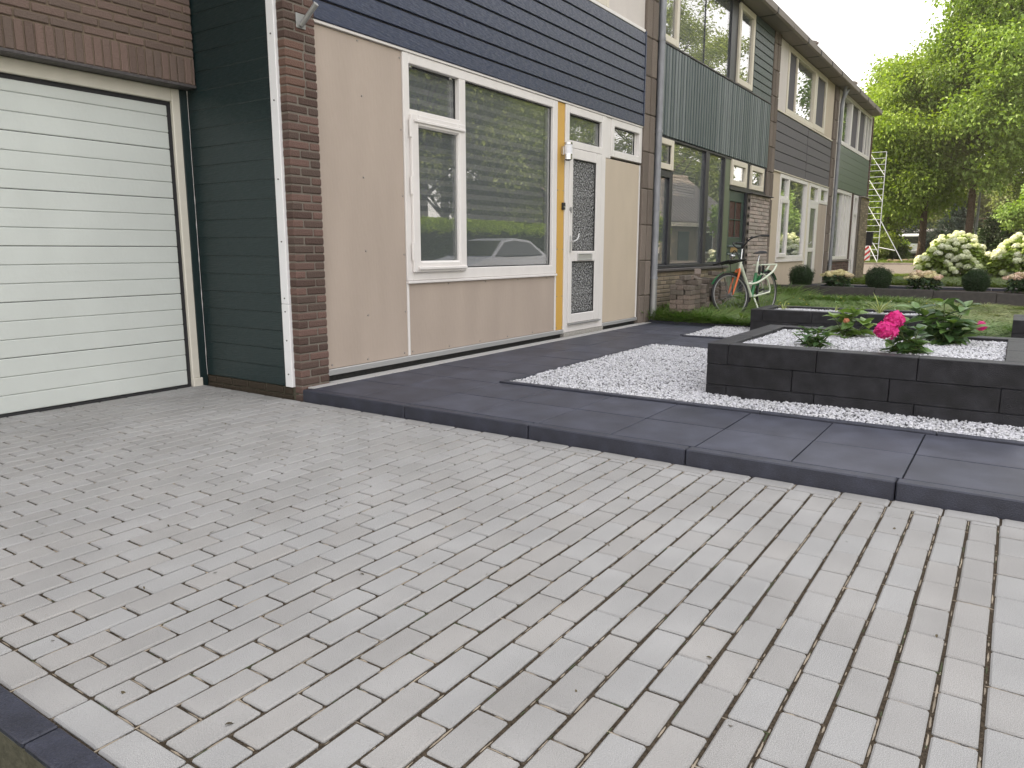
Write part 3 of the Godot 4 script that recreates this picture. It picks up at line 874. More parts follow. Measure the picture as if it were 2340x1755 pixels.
	casement(w, 1.372, 2.132, 0.842, 2.194, 0.093, M.white)
	bp(w, "drip_rail", 1.42, 2.12, 0.865, 0.892, 0.045, 0.066, M.white, 0.008)
	bp(w, "drip_rail", 1.40, 2.12, 2.128, 2.152, 0.045, 0.06, M.white, 0.008)
	for hy in [2.0, 1.52, 0.95]:
		part(w, "hinge", tube([Vector3(0, 0, 0), Vector3(0, 0.15, 0)], 0.012, 10), M.white, Vector3(1.366, hy, 0.034))
	pane(w, 2.178, 3.79, 0.87, 2.606, -0.025)
	gasket(w, 2.182, 3.786, 0.874, 2.602, -0.032)
	bp(w, "flashing_strip", 1.31, 3.888, 0.744, 0.768, -0.03, 0.03, M.white, 0.004)
	# zebra blind behind the glass
	var dark = []; var pale = []
	for i in 13:
		var yy = 2.62 - 0.098 * i
		dark.append([1.36, 3.82, yy - 0.05, yy, -0.136, -0.133]); pale.append([1.36, 3.82, yy - 0.098, yy - 0.05, -0.137, -0.134])
	boxes(w, "blind", dark, M.sheer, 0.0)
	boxes(w, "blind", pale, M.blind, 0.0)
	# door
	var df = boxes(t, "door_frame", [[4.067, 4.158, 0.055, 2.688, -0.06, 0.016], [4.972, 5.086, 0.055, 2.688, -0.06, 0.016], [4.158, 4.972, 2.60, 2.688, -0.06, 0.015], [4.158, 4.972, 2.222, 2.302, -0.06, 0.015], [4.158, 4.972, 0.055, 0.150, -0.06, 0.014]], M.white, 0.005)
	pane(df, 4.158, 4.972, 2.302, 2.60, -0.03)
	gasket(df, 4.166, 4.964, 2.31, 2.592, -0.034)
	var d = boxes(t, "front_door", [[4.163, 4.246, 0.16, 2.216, -0.03, 0.022], [4.836, 4.966, 0.16, 2.216, -0.03, 0.022], [4.246, 4.836, 2.10, 2.216, -0.03, 0.021], [4.246, 4.836, 0.905, 1.03, -0.03, 0.021], [4.246, 4.836, 0.16, 0.272, -0.03, 0.021]], M.white, 0.006)
	bp(d, "glass_panel", 4.246, 4.836, 1.03, 2.10, -0.012, -0.004, M.obscure, 0.0)
	bp(d, "glass_panel", 4.246, 4.836, 0.272, 0.905, -0.012, -0.004, M.obscure, 0.0)
	gasket(d, 4.25, 4.832, 1.034, 2.096, -0.004); gasket(d, 4.25, 4.832, 0.276, 0.901, -0.004)
	boxes(d, "letter_plate", ring(4.375, 4.745, 0.918, 1.003, 0.014, 0.021, 0.033) + [[4.39, 4.73, 0.932, 0.989, 0.02, 0.028]], M.alu, 0.003)
	var hs = ST()
	add_box(hs, Vector3(4.19, 1.11, 0.027), Vector3(0.032, 0.2, 0.01), 0.004)
	add_tube(hs, [Vector3(4.19, 1.14, 0.03), Vector3(4.19, 1.14, 0.075)], 0.009, 10)
	add_tube(hs, curve([Vector3(4.19, 1.14, 0.072), Vector3(4.23, 1.155, 0.082), Vector3(4.27, 1.18, 0.084), Vector3(4.30, 1.235, 0.082)], 8), 0.0095, 10)
	part(d, "handle", hs.commit(), M.alu)
	hs = ST()
	add_tube(hs, [Vector3(4.19, 1.515, 0.022), Vector3(4.19, 1.515, 0.032)], 0.026, 16)
	add_box(hs, Vector3(4.19, 1.495, 0.036), Vector3(0.012, 0.05, 0.012), 0.003)
	part(d, "cylinder_lock", hs.commit(), M.galv)
	bp(d, "weather_bar", 4.155, 4.985, 0.140, 0.158, 0.016, 0.045, M.galv, 0.003)
	# fixed light and panel right of the door
	bp(t, "filler_panel", 5.087, 5.238, 2.195, 2.688, -0.05, 0.004, M.white, 0.003)
	var w2 = boxes(t, "window", ring(5.24, 6.172, 2.222, 2.688, 0.085, -0.06, 0.014), M.white, 0.005)
	bp(w2, "reveal_strip", 6.0, 6.087, 2.307, 2.603, -0.055, -0.04, M.white, 0.003)
	pane(w2, 5.325, 6.09, 2.3, 2.61, -0.03); gasket(w2, 5.327, 6.0, 2.309, 2.601, -0.036)
	var rp = bp(t, "panel", 5.102, 6.13, 0.094, 2.193, -0.05, 0.0, M.panel_pale, 0.006)
	bp(t, "joint_strip", 6.132, 6.165, 0.094, 2.193, -0.04, 0.006, M.white, 0.002)
	bp(t, "joint_strip", 5.088, 5.1, 0.094, 2.193, -0.04, 0.005, M.white, 0.002)
	# blue grey siding
	boards_h(t, "siding_board", 0.334, 6.15, 2.713, 3.912, 8, 0.032, M.siding, 0.011)
	bp(t, "edge_profile", 6.152, 6.176, 2.713, 3.93, -0.03, 0.04, M.siding, 0.003)
	bp(t, "edge_profile", 0.330, 0.345, 2.713, 3.93, -0.03, 0.045, M.siding, 0.003)
	# upper storey
	bp(t, "sill_strip", 0.334, 6.175, 3.915, 3.955, -0.05, 0.02, M.white, 0.003)
	bp(t, "panel", 5.10, 6.172, 3.958, 5.33, -0.05, 0.0, M.panel_white, 0.003)
	bp(t, "panel", 0.334, 1.49, 3.958, 5.33, -0.05, 0.0, M.panel, 0.003)
	var w3 = boxes(t, "window", ring(1.495, 5.095, 3.958, 5.33, 0.08, -0.06, 0.014) + [[3.9, 3.98, 4.038, 5.25, -0.06, 0.012]], M.cream, 0.005)
	pane(w3, 1.575, 3.9, 4.03, 5.25, -0.03); pane(w3, 3.98, 5.015, 4.03, 5.25, -0.03)
	gutters(t, 0.06, 6.34)
	pier_blocks(t, 6.182, 6.515, -0.1, 5.34, 0.055)
	downpipe(t, 6.605, 0.07, -0.05, 5.34)
	return t

func house_sash(t, x0, x1, y0, y1, w = 0.1, m = null):
	var win = boxes(t, "window", ring(x0, x1, y0, y1, w, -0.02, 0.03), M.cream if m == null else m, 0.006)
	pane(win, x0 + w - 0.01, x1 - w + 0.01, y0 + w - 0.01, y1 - w + 0.01, -0.006)
	return win

func build_house_two():
	var t = thing("terraced_house", "dark green house with ribbed cladding and black framed windows behind the bicycle", "house", Vector3(9.5, 0, 0), "houses in the terraced row")
	shell(t, 6.345, 12.5, 5.3)
	# ribbed cladding band: one slat after another
	bp(t, "cladding_backing", 6.62, 12.29, 2.68, 3.925, -0.05, 0.0, M.groove, 0.0)
	var x = 6.66
	var i = 0
	while x < 12.27:
		part(t, "cladding_slat", bbox_mesh(Vector3(0.080, 1.235, 0.036), 0.016), M.corr if rng.randf() < 0.6 else M.corr2, Vector3(x + 0.043, 3.30 + rr(-0.002, 0.002), 0.018 + rr(-0.003, 0.003)))
		x += 0.1145
	bp(t, "cap_strip", 6.62, 12.29, 3.922, 3.945, -0.04, 0.045, M.lead, 0.003)
	# upper windows
	var fr = boxes(t, "upper_frame", [[6.62, 12.29, 3.947, 3.975, -0.12, 0.0], [6.62, 12.29, 5.28, 5.345, -0.12, 0.0], [7.33, 7.385, 3.975, 5.28, -0.12, 0.012], [9.745, 10.09, 3.975, 5.28, -0.12, -0.004], [6.55, 6.70, 3.975, 5.28, -0.12, 0.0], [11.0, 11.05, 3.975, 5.28, -0.12, 0.0]], M.darkframe, 0.004)
	house_sash(t, 6.70, 7.328, 3.96, 5.30, 0.095)
	house_sash(t, 10.095, 10.995, 3.965, 5.30, 0.10)
	var bw = bp(t, "window", 8.515, 8.53, 3.975, 5.28, -0.05, -0.02, M.darkframe, 0.002)
	pane(bw, 7.385, 8.515, 3.975, 5.28, -0.03); pane(bw, 8.53, 9.745, 3.975, 5.28, -0.03)
	boxes(bw, "blind_slats", slats(7.4, 9.73, 4.0, 5.27, 0.05), M.blind, 0.0)
	boards_h(t, "siding_board", 11.05, 12.29, 3.947, 5.34, 10, 0.02, M.clap, 0.006)
	# ground floor joinery
	var g = boxes(t, "lower_frame", [[6.62, 12.29, 2.645, 2.678, -0.12, 0.01], [6.62, 9.75, 0.765, 0.815, -0.12, 0.012], [7.215, 7.335, 0.815, 2.645, -0.12, 0.01], [8.745, 8.91, 0.815, 2.645, -0.12, 0.01], [6.55, 6.655, 0.815, 2.645, -0.12, 0.01], [6.655, 7.215, 2.105, 2.205, -0.12, 0.01], [9.70, 9.76, 0.765, 2.645, -0.12, 0.008]], M.darkframe, 0.005)
	bp(t, "door_post", 9.762, 10.05, 0.1, 2.645, -0.12, 0.0, M.olive, 0.004)
	house_sash(t, 6.66, 7.30, 2.215, 2.65, 0.085)
	var a = bp(t, "window", 6.655, 7.215, 0.815, 0.84, -0.06, -0.02, M.darkframe, 0.002)
	pane(a, 6.655, 7.215, 0.83, 2.105, -0.03)
	a = bp(t, "window", 7.335, 8.745, 0.815, 0.835, -0.06, -0.02, M.darkframe, 0.002)
	pane(a, 7.335, 8.745, 0.83, 2.645, -0.03)
	boxes(a, "blind_slats", slats(7.36, 8.72, 1.9, 2.63, 0.04), M.blind, 0.0)
	a = bp(t, "window", 8.91, 9.70, 0.815, 0.835, -0.06, -0.02, M.darkframe, 0.002)
	pane(a, 8.91, 9.70, 0.83, 2.645, -0.03)
	house_sash(t, 10.055, 10.965, 2.205, 2.655, 0.095)
	house_sash(t, 11.215, 12.1, 2.205, 2.655, 0.095)
	boxes(t, "transom", [[10.05, 12.29, 2.125, 2.203, -0.12, 0.012], [10.967, 11.213, 2.205, 2.645, -0.12, 0.0], [12.102, 12.29, 2.205, 2.645, -0.12, 0.0]], M.darkframe, 0.004)
	# front door
	var d = boxes(t, "front_door", [[10.055, 10.17, 0.12, 2.12, -0.08, -0.02], [10.88, 11.0, 0.12, 2.12, -0.08, -0.02], [10.17, 10.88, 1.93, 2.12, -0.08, -0.021], [10.17, 10.88, 1.11, 1.28, -0.08, -0.021], [10.17, 10.88, 0.12, 0.98, -0.08, -0.03], [10.17, 10.88, 0.98, 1.11, -0.08, -0.021]], M.darkgreen, 0.004)
	for k in 4:
		var xx = 10.175 + 0.36 * (k % 2); var yy = 1.285 + 0.33 * (k / 2)
		bp(d, "stained_pane", xx, xx + 0.34, yy, yy + 0.31, -0.055, -0.035, M.redglass, 0.0)
	boxes(d, "glazing_bar", [[10.515, 10.535, 1.28, 1.93, -0.05, -0.02], [10.17, 10.88, 1.596, 1.614, -0.05, -0.02]], M.darkgreen, 0.002)
	var lp = bp(d, "letter_plate", 10.33, 10.72, 1.0, 1.09, -0.022, -0.008, M.brass, 0.004)
	bp(lp, "letter_flap", 10.37, 10.68, 1.02, 1.07, -0.01, -0.002, M.copper if M.has("copper") else M.brass, 0.003)
	bp(d, "drip_rail", 10.17, 10.88, 1.10, 1.13, -0.03, 0.005, M.corr2, 0.004)
	bp(d, "drip_rail", 10.17, 10.88, 0.955, 0.985, -0.03, 0.0, M.corr2, 0.004)
	for k in 9: bp(d, "tongue_board", 10.18 + 0.077 * k, 10.25 + 0.077 * k, 0.14, 0.95, -0.04, -0.022, M.olive, 0.006)
	bp(t, "door_post", 11.002, 11.09, 0.1, 2.123, -0.12, 0.02, M.darkframe, 0.004)
	# brickwork
	var wl = bp(t, "wall", 6.64, 10.05, -0.2, 0.72, -0.14, 0.012, M.mortar, 0.0)
	brick_face(wl, 6.66, 10.04, -0.04, 0.72, 0.022, "ybrick", 0.0625)
	bp(t, "sill", 6.655, 9.98, 0.722, 0.762, -0.12, 0.075, M.lead, 0.006)
	var inf = bp(t, "brick_infill", 11.1, 12.42, -0.1, 2.105, -0.14, 0.07, M.mortar, 0.0)
	brick_face(inf, 11.1, 12.43, 0.02, 2.1, 0.085, "pbrick", 0.0745, 0.215, 0.1, 0.06, 0.012)
	bp(t, "lead_ledge", 11.02, 12.5, 2.106, 2.124, -0.12, 0.14, M.lead, 0.004)
	gutters(t, 6.345, 12.5)
	pier_blocks(t, 12.31, 12.72, 2.13, 5.34, 0.05)
	pier_blocks(t, 12.44, 12.72, 0.1, 2.125, 0.05)
	# roof vents stand on the ridge side of the gutter
	return t

func slats(x0, x1, y0, y1, p):
	var l = []
	var y = y0
	while y < y1:
		l.append([x0, x1, y, y + p * 0.55, -0.16, -0.157])
		y += p
	return l

func vent(t, x, z, y):
	var st = ST()
	add_tube(st, [Vector3(0, -0.5, 0), Vector3(0, 0.16, 0)], 0.09, 12)
	add_tube(st, [Vector3(0, 0.16, 0), Vector3(0, 0.19, 0), Vector3(0, 0.24, 0)], [0.17, 0.19, 0.12], 12)
	part(t, "roof_vent", st.commit(), M.gutter, Vector3(x, y, z))

func build_house_three():
	var t = thing("terraced_house", "cream panelled house with warped grey boards and a bright upstairs window", "house", Vector3(15.5, 0, 0), "houses in the terraced row")
	shell(t, 12.5, 18.5, 5.3)
	bp(t, "panel", 12.73, 13.49, 3.935, 5.33, -0.05, 0.0, M.panel_white, 0.003)
	bp(t, "panel", 17.28, 18.25, 3.935, 5.33, -0.05, 0.0, M.panel_pale, 0.003)
	var w = boxes(t, "window", ring(13.495, 16.10, 3.945, 5.32, 0.11, -0.06, 0.014) + [[14.22, 14.30, 4.055, 5.21, -0.06, 0.012]], M.cream, 0.006)
	pane(w, 14.30, 15.99, 4.05, 5.21, -0.03)
	bp(w, "insect_screen", 13.605, 14.22, 4.055, 5.21, -0.04, -0.02, M.screen, 0.0)
	var w2 = boxes(t, "window", ring(16.102, 17.275, 3.955, 5.32, 0.13, -0.06, 0.02), M.cream, 0.006)
	bp(w2, "insect_screen", 16.23, 17.145, 4.085, 5.19, -0.04, -0.02, M.screen, 0.0)
	bp(t, "sill_strip", 12.73, 18.26, 3.90, 3.933, -0.05, 0.03, M.cream, 0.003)
	# warped grey boards in two lengths
	bp(t, "boards_backing", 12.73, 18.28, 2.72, 3.9, -0.06, -0.012, M.groove, 0.0)
	for i in 6:
		for k in 2:
			var y = 2.722 + 0.196 * i + (0.03 if (k == 1 and i > 2) else 0.0) * 0.0
			var dip = rr(-0.006, 0.004) * (1.0 if k == 0 else -1.0)
			part(t, "siding_board", bbox_mesh(Vector3(2.86 if k == 0 else 2.63, 0.184, 0.022), 0.005), M.greyclap, Vector3(14.17 if k == 0 else 16.94, y + 0.094 + dip, 0.0), Basis(Vector3.BACK, dip * 0.9))
	bp(t, "board_joint", 15.605, 15.625, 2.72, 3.9, -0.01, 0.004, M.groove, 0.0)
	bp(t, "head_strip", 12.73, 18.28, 2.69, 2.715, -0.05, 0.03, M.cream, 0.003)
	# ground floor
	bp(t, "panel", 12.73, 13.40, 0.12, 2.688, -0.05, 0.0, M.panel_pale, 0.003)
	bp(t, "panel", 13.402, 15.93, 0.12, 0.775, -0.05, 0.0, M.panel_pale, 0.003)
	var g = boxes(t, "window", [[13.405, 13.50, 0.81, 2.685, -0.06, 0.014], [15.84, 15.93, 0.81, 2.685, -0.06, 0.014], [13.50, 15.84, 2.60, 2.685, -0.06, 0.013], [13.50, 15.84, 0.81, 0.92, -0.06, 0.013], [14.12, 14.22, 0.92, 2.60, -0.06, 0.014], [13.50, 14.12, 2.16, 2.22, -0.06, 0.013]], M.white, 0.005)
	pane(g, 13.50, 14.12, 2.22, 2.60, -0.03); pane(g, 14.22, 15.84, 0.92, 2.60, -0.03)
	casement(g, 13.47, 14.17, 0.88, 2.16, 0.09, M.white)
	bp(g, "sill", 13.405, 15.93, 0.777, 0.807, -0.03, 0.035, M.white, 0.004)
	bp(t, "ochre_strip", 15.935, 16.15, 0.12, 2.685, -0.05, 0.004, M.cream, 0.003)
	var df = boxes(t, "door_frame", [[16.16, 16.26, 0.24, 2.685, -0.06, 0.016], [17.10, 17.22, 0.24, 2.685, -0.06, 0.016], [16.26, 17.10, 2.60, 2.685, -0.06, 0.015], [16.26, 17.10, 2.20, 2.28, -0.06, 0.015]], M.white, 0.005)
	pane(df, 16.26, 17.10, 2.28, 2.60, -0.03)
	var d = boxes(t, "front_door", [[16.265, 16.36, 0.26, 2.195, -0.03, 0.02], [16.98, 17.095, 0.26, 2.195, -0.03, 0.02], [16.36, 16.98, 2.08, 2.195, -0.03, 0.019], [16.36, 16.98, 1.0, 1.1, -0.03, 0.019], [16.36, 16.98, 0.26, 0.37, -0.03, 0.019]], M.white, 0.005)
	bp(d, "glass_panel", 16.36, 16.98, 1.1, 2.08, -0.012, -0.004, M.pale_obscure, 0.0)
	bp(d, "glass_panel", 16.36, 16.98, 0.37, 1.0, -0.012, -0.004, M.pale_obscure, 0.0)
	part(d, "handle", tube([Vector3(0, 0, 0.02), Vector3(0, 0, 0.07), Vector3(0.12, 0.05, 0.07)], 0.011, 8), M.galv, Vector3(16.32, 1.2, 0))
	var w4 = boxes(t, "window", ring(17.36, 18.30, 2.24, 2.685, 0.09, -0.06, 0.014), M.white, 0.005)
	pane(w4, 17.44, 18.22, 2.32, 2.60, -0.03)
	bp(t, "filler_panel", 17.222, 17.358, 2.24, 2.685, -0.05, 0.004, M.white, 0.002)
	bp(t, "panel", 17.225, 18.27, 0.12, 2.235, -0.05, 0.0, M.panel, 0.003)
	bp(t, "joint_strip", 18.272, 18.30, 0.12, 2.235, -0.04, 0.006, M.white, 0.002)
	bp(t, "plinth", 12.73, 18.3, -0.2, 0.118, -0.16, -0.02, M.plinth, 0.0)
	gutters(t, 12.5, 18.5)
	pier_blocks(t, 18.31, 18.70, 0.0, 5.34, 0.05)
	downpipe(t, 18.83, 0.09, 0.05, 4.95)
	var st = ST()
	add_tube(st, curve([Vector3(18.83, 4.93, 0.09), Vector3(18.80, 5.1, 0.12), Vector3(18.62, 5.36, 0.2)], 8), 0.044, 12)
	add_tube(st, curve([Vector3(18.83, 4.93, 0.09), Vector3(18.86, 5.1, 0.12), Vector3(19.02, 5.36, 0.2)], 8), 0.044, 12)
	part(t, "pipe_fork", st.commit(), M.zinc)
	return t

func build_house_four():
	var t = thing("terraced_house", "brick end house with green band and tall white windows, furthest of the row", "house", Vector3(21.8, 0, 0), "houses in the terraced row")
	shell(t, 18.5, 24.25, 5.3)
	bp(t, "wall", 18.75, 22.6, -0.2, 0.74, -0.14, 0.0, M.mortar, 0.0)
	var lw = bp(t, "wall", 18.95, 21.95, 0.0, 0.72, -0.1, 0.02, M.mortar, 0.0)
	brick_face(lw, 18.95, 21.95, 0.03, 0.72, 0.03, "brick", 0.0745)
	bp(t, "sill", 18.95, 21.95, 0.722, 0.762, -0.1, 0.06, M.gutter, 0.006)
	bp(t, "wall", 18.75, 19.24, 0.74, 5.34, -0.14, 0.0, M.panel_white, 0.0)
	bp(t, "wall", 21.62, 21.92, 0.74, 2.76, -0.14, 0.03, M.brick1, 0.003)
	boxes(t, "window", ring(19.25, 21.6, 0.77, 2.76, 0.10, -0.06, 0.03) + [[20.30, 20.40, 0.87, 2.66, -0.06, 0.02], [20.70, 20.78, 0.87, 2.66, -0.06, 0.02], [21.10, 21.17, 0.87, 2.66, -0.06, 0.02]], M.white, 0.006)
	var pn = boxes(t, "window_panes", [[19.35, 20.30, 0.87, 2.66, -0.034, -0.03], [20.40, 20.70, 0.87, 2.66, -0.034, -0.03], [20.78, 21.10, 0.87, 2.66, -0.034, -0.03], [21.17, 21.5, 0.87, 2.66, -0.034, -0.03]], M.glass, 0.0)
	bp(pn, "curtain", 20.41, 21.49, 0.88, 2.65, -0.16, -0.15, M.whiteslat, 0.0)
	# smooth green band of broad boards
	for i in 6: bp(t, "band_board", 19.25, 24.05, 2.77 + 0.193 * i, 2.77 + 0.193 * (i + 1) - 0.004, -0.05, 0.05, M.greenband, 0.004)
	var uw = boxes(t, "window", ring(19.26, 24.0, 3.945, 5.33, 0.11, -0.06, 0.05) + [[20.55, 20.72, 4.055, 5.22, -0.06, 0.04], [21.75, 21.93, 4.055, 5.22, -0.06, 0.04], [22.95, 23.08, 4.055, 5.22, -0.06, 0.04], [23.45, 23.54, 4.055, 5.22, -0.06, 0.04]], M.white, 0.006)
	pane(uw, 19.37, 20.55, 4.055, 5.22, -0.03)
	for s in [[20.72, 21.75], [21.93, 22.95], [23.08, 23.45], [23.54, 23.89]]: bp(uw, "insect_screen", s[0], s[1], 4.055, 5.22, -0.03, -0.01, M.screen, 0.0)
	# door in white frame, seen very obliquely
	var df = boxes(t, "door_frame", [[21.95, 22.09, 0.1, 2.74, -0.06, 0.05], [22.53, 22.65, 0.1, 2.74, -0.06, 0.05], [22.09, 22.53, 2.64, 2.74, -0.06, 0.045], [22.09, 22.53, 2.12, 2.2, -0.06, 0.045]], M.white, 0.006)
	pane(df, 22.09, 22.53, 2.2, 2.64, -0.02)
	var d = bp(t, "front_door", 22.09, 22.53, 0.12, 2.12, -0.05, 0.0, M.white, 0.004)
	bp(d, "handle", 22.15, 22.19, 1.05, 1.2, 0.0, 0.04, M.galv, 0.004)
	# end pier in pale brick
	var ep = bp(t, "brick_pier", 22.66, 24.07, -0.1, 2.70, -0.2, 0.13, M.mortar, 0.0)
	brick_face(ep, 22.66, 24.08, 0.02, 2.70, 0.145, "ybrick", 0.0745, 0.22, 0.1, 0.05, 0.006)
	bp(t, "lead_ledge", 22.64, 24.11, 2.702, 2.735, -0.2, 0.2, M.gutter, 0.004)
	var up = bp(t, "wall", 24.06, 24.30, 2.74, 5.34, -0.2, 0.05, M.mortar, 0.0)
	brick_face(up, 24.05, 24.31, 2.745, 5.33, 0.062, "brick", 0.0745)
	bp(t, "end_wall", 24.26, 24.36, -0.2, 5.42, -8.2, -0.21, M.brick0, 0.0)
	gutters(t, 18.5, 23.95)
	return t

# ---------- plants ----------
func leaf_mesh(length, wid, droop):
	var k = "leaf%.3f,%.3f,%.2f" % [length, wid, droop]
	if not cache.has(k):
		var st = ST()
		add_leaf(st, Vector3.ZERO, Vector3(0, 0, -1), Vector3.UP, length, wid, droop, 4)
		cache[k] = st.commit()
	return cache[k]

func aim(pos, dir, roll = 0.0, s = 1.0):
	var b = Basis.looking_at(dir.normalized(), Vector3.UP if absf(dir.normalized().y) < 0.98 else Vector3.RIGHT)
	return Transform3D((b * Basis(Vector3.FORWARD, roll)).scaled_local(Vector3(s, s, s)), pos)

# small hydrangea: stems with pairs of large leaves
func leafy_plant(called, label, at, stems, leaf_len, leaf_wid, mats, group):
	var t = thing(called, label, "plant", at, group)
	var all = []
	for s in stems:
		all.append(s)
		all.append([s[0] * 0.7 + rr(-0.05, 0.05), s[1] * 0.7 + rr(-0.05, 0.05), s[2] * rr(0.55, 0.9), s[3]])
	for s in all:                                          # [dx, dz of tip, height, leaf pairs]
		var base = Vector3(s[0] * 0.2, -0.03, s[1] * 0.2)
		var tip = Vector3(s[0], s[2], s[1])
		var pts = curve([base, base.lerp(tip, 0.5) + Vector3(0, s[2] * 0.12, 0), tip], 6)
		lpart(t, "stem", tube(pts, [0.005, 0.005, 0.0045, 0.004, 0.004, 0.0035, 0.003], 6), M.stem)
		var n = s[3] + 1
		for i in n:
			var f = lerpf(0.2, 1.0, float(i) / maxf(1, n - 1))
			var p = pts[int(f * 6)]
			var a0 = i * 1.57 + rr(-0.3, 0.3)
			var top = i == n - 1
			for k in (4 if top else 2):
				var a = a0 + PI * k + rr(-0.3, 0.3) + (1.57 if k > 1 else 0.0)
				var up = rr(-0.15, 0.35) + (0.35 if top else 0.0) + (0.4 if k > 1 else 0.0)
				var sc = rr(0.8, 1.2) * (0.75 if k > 1 else 1.0)
				lpart(t, "leaf", leaf_mesh(leaf_len, leaf_wid, [0.15, 0.3, 0.5][rng.randi() % 3]), mats[rng.randi() % mats.size()], aim(p, Vector3(cos(a), up, sin(a)), rr(-0.5, 0.5), sc))
	return t

func floret_head(r, n, sd, petal, squash = 0.85):
	# mophead: many four-petalled florets over a ball
	var st = ST()
	var g = RandomNumberGenerator.new(); g.seed = sd
	for i in n:
		var y = 1.0 - 2.0 * (i + 0.5) / n
		if y < -0.75: continue
		var a = i * 2.39996
		var rad = sqrt(1 - y * y)
		var nn = Vector3(rad * cos(a), y, rad * sin(a))
		var c = nn * Vector3(r, r * squash, r) * g.randf_range(0.86, 1.06)
		nn = (nn + Vector3(g.randf_range(-0.5, 0.5), g.randf_range(-0.5, 0.5), g.randf_range(-0.5, 0.5))).normalized()
		var u = nn.cross(Vector3(0.3, 1, 0.2)).normalized()
		var v = nn.cross(u)
		var t0 = g.randf() * TAU
		for k in 4:
			var t = t0 + TAU * k / 4
			var d = u * cos(t) + v * sin(t)
			var e = nn.cross(d)
			var p1 = c + d * petal * 0.5 + e * petal * 0.48 + nn * petal * 0.15
			var p2 = c + d * petal * 1.05 + nn * petal * g.randf_range(-0.1, 0.3)
			var p3 = c + d * petal * 0.5 - e * petal * 0.48 + nn * petal * 0.15
			var n1 = (p1 - c).cross(p2 - c).normalized()
			if n1.dot(nn) < 0: n1 = -n1
			quad(st, c, p1, p2, p3, n1)
	return st.commit()

func leaf_cluster(sd, n, spread, length, wid):
	var st = ST()
	var g = RandomNumberGenerator.new(); g.seed = sd
	for i in n:
		var p = Vector3(g.randf_range(-1, 1), g.randf_range(-0.8, 0.8), g.randf_range(-1, 1)) * spread
		var d = (p.normalized() + Vector3(g.randf_range(-1, 1), g.randf_range(-0.9, 0.4), g.randf_range(-1, 1))).normalized()
		var u = d.cross(Vector3(g.randf_range(-0.4, 0.4), 1, g.randf_range(-0.4, 0.4))).normalized()
		var nn = u.cross(d).normalized()
		var l = length * g.randf_range(0.7, 1.2); var w = wid * g.randf_range(0.7, 1.2)
		var m = p + d * l * 0.45 + nn * w * 0.12
		var tipp = p + d * l - nn * l * 0.15
		for s in [-1.0, 1.0]:
			var e = m + u * w * 0.5 * s + nn * w * 0.1
			var n1 = (e - p).cross(tipp - p).normalized()
			if n1.dot(nn) < 0: n1 = -n1
			tri(st, p, e, tipp, n1)
	return st.commit()

func box_ball(label, at, r):
	var t = thing("box_ball", label, "shrub", at, "clipped box balls along the low wall")
	lpart(t, "stem", tube([Vector3(0, -0.05, 0), Vector3(0, r, 0)], 0.02, 8), M.bark)
	lpart(t, "foliage_core", blob(3, Vector3(r, r, r) * 0.88), M.boxcore, Transform3D(Basis(), Vector3(0, r * 0.92, 0)))
	var xf = []; var cs = []
	for i in 1500:
		var y = rr(-0.85, 1.0); var a = rr(0, TAU); var q = sqrt(1 - y * y)
		var nn = Vector3(q * cos(a), y, q * sin(a))
		var p = nn * Vector3(r, r * 0.95, r) * rr(0.84, 1.0) + Vector3(0, r * 0.92, 0)
		p *= 1.0 + 0.05 * sin(a * 4.0 + y * 6.0)
		if y > 0.2 and rng.randf() < 0.22: p += nn * rr(0.01, 0.06)
		xf.append(Transform3D(Basis.from_euler(Vector3(rr(0, 6), rr(0, 6), rr(0, 6))).scaled_local(Vector3.ONE * rr(0.7, 1.1)), p))
		var v = rr(0.6, 1.15)
		cs.append(Color(0.030 * v, 0.062 * v, 0.020 * v))
	multi(t, "foliage", leaf_cluster(9, 6, 0.018, 0.024, 0.014), M.leaf, xf, cs)

func pot_hydrangea(label, at, r, h, tones):
	# low hydrangea with pale flower heads above dark leaves
	var t = thing("hydrangea", label, "plant", at, "low hydrangeas between the box balls")
	var xf = []; var cs = []
	for i in 240:
		var a = rr(0, TAU); var q = sqrt(rng.randf()) * r * 0.85
		var p = Vector3(q * cos(a), rr(0.05, h * 0.75), q * sin(a))
		xf.append(aim(p, Vector3(cos(a) * rr(0.3, 1), rr(-0.3, 0.5), sin(a) * rr(0.3, 1)), rr(-0.6, 0.6), rr(0.7, 1.1)))
		var v = rr(0.7, 1.2)
		cs.append(Color(0.04 * v, 0.075 * v, 0.03 * v))
	multi(t, "foliage", leaf_mesh(0.11, 0.07, 0.3), M.leaf, xf, cs)
	for i in 4:
		var a = i * 1.6
		lpart(t, "stem", tube([Vector3(0, -0.03, 0), Vector3(cos(a) * r * 0.5, h * 0.8, sin(a) * r * 0.5)], 0.006, 6), M.stem)
	for i in 17:
		var a = i * 2.4; var q = sqrt((i + 0.5) / 17.0) * r
		var m = M["head%d" % tones[i % tones.size()]]
		lpart(t, "flower_head", floret_head(0.072, 60, i % 3 + 20, 0.017, 0.55), m, Transform3D(Basis(Vector3(0, 1, 0), i), Vector3(q * cos(a), h * (1.0 - 0.28 * pow(q / r, 2.0)) + rr(-0.02, 0.02), q * sin(a))))

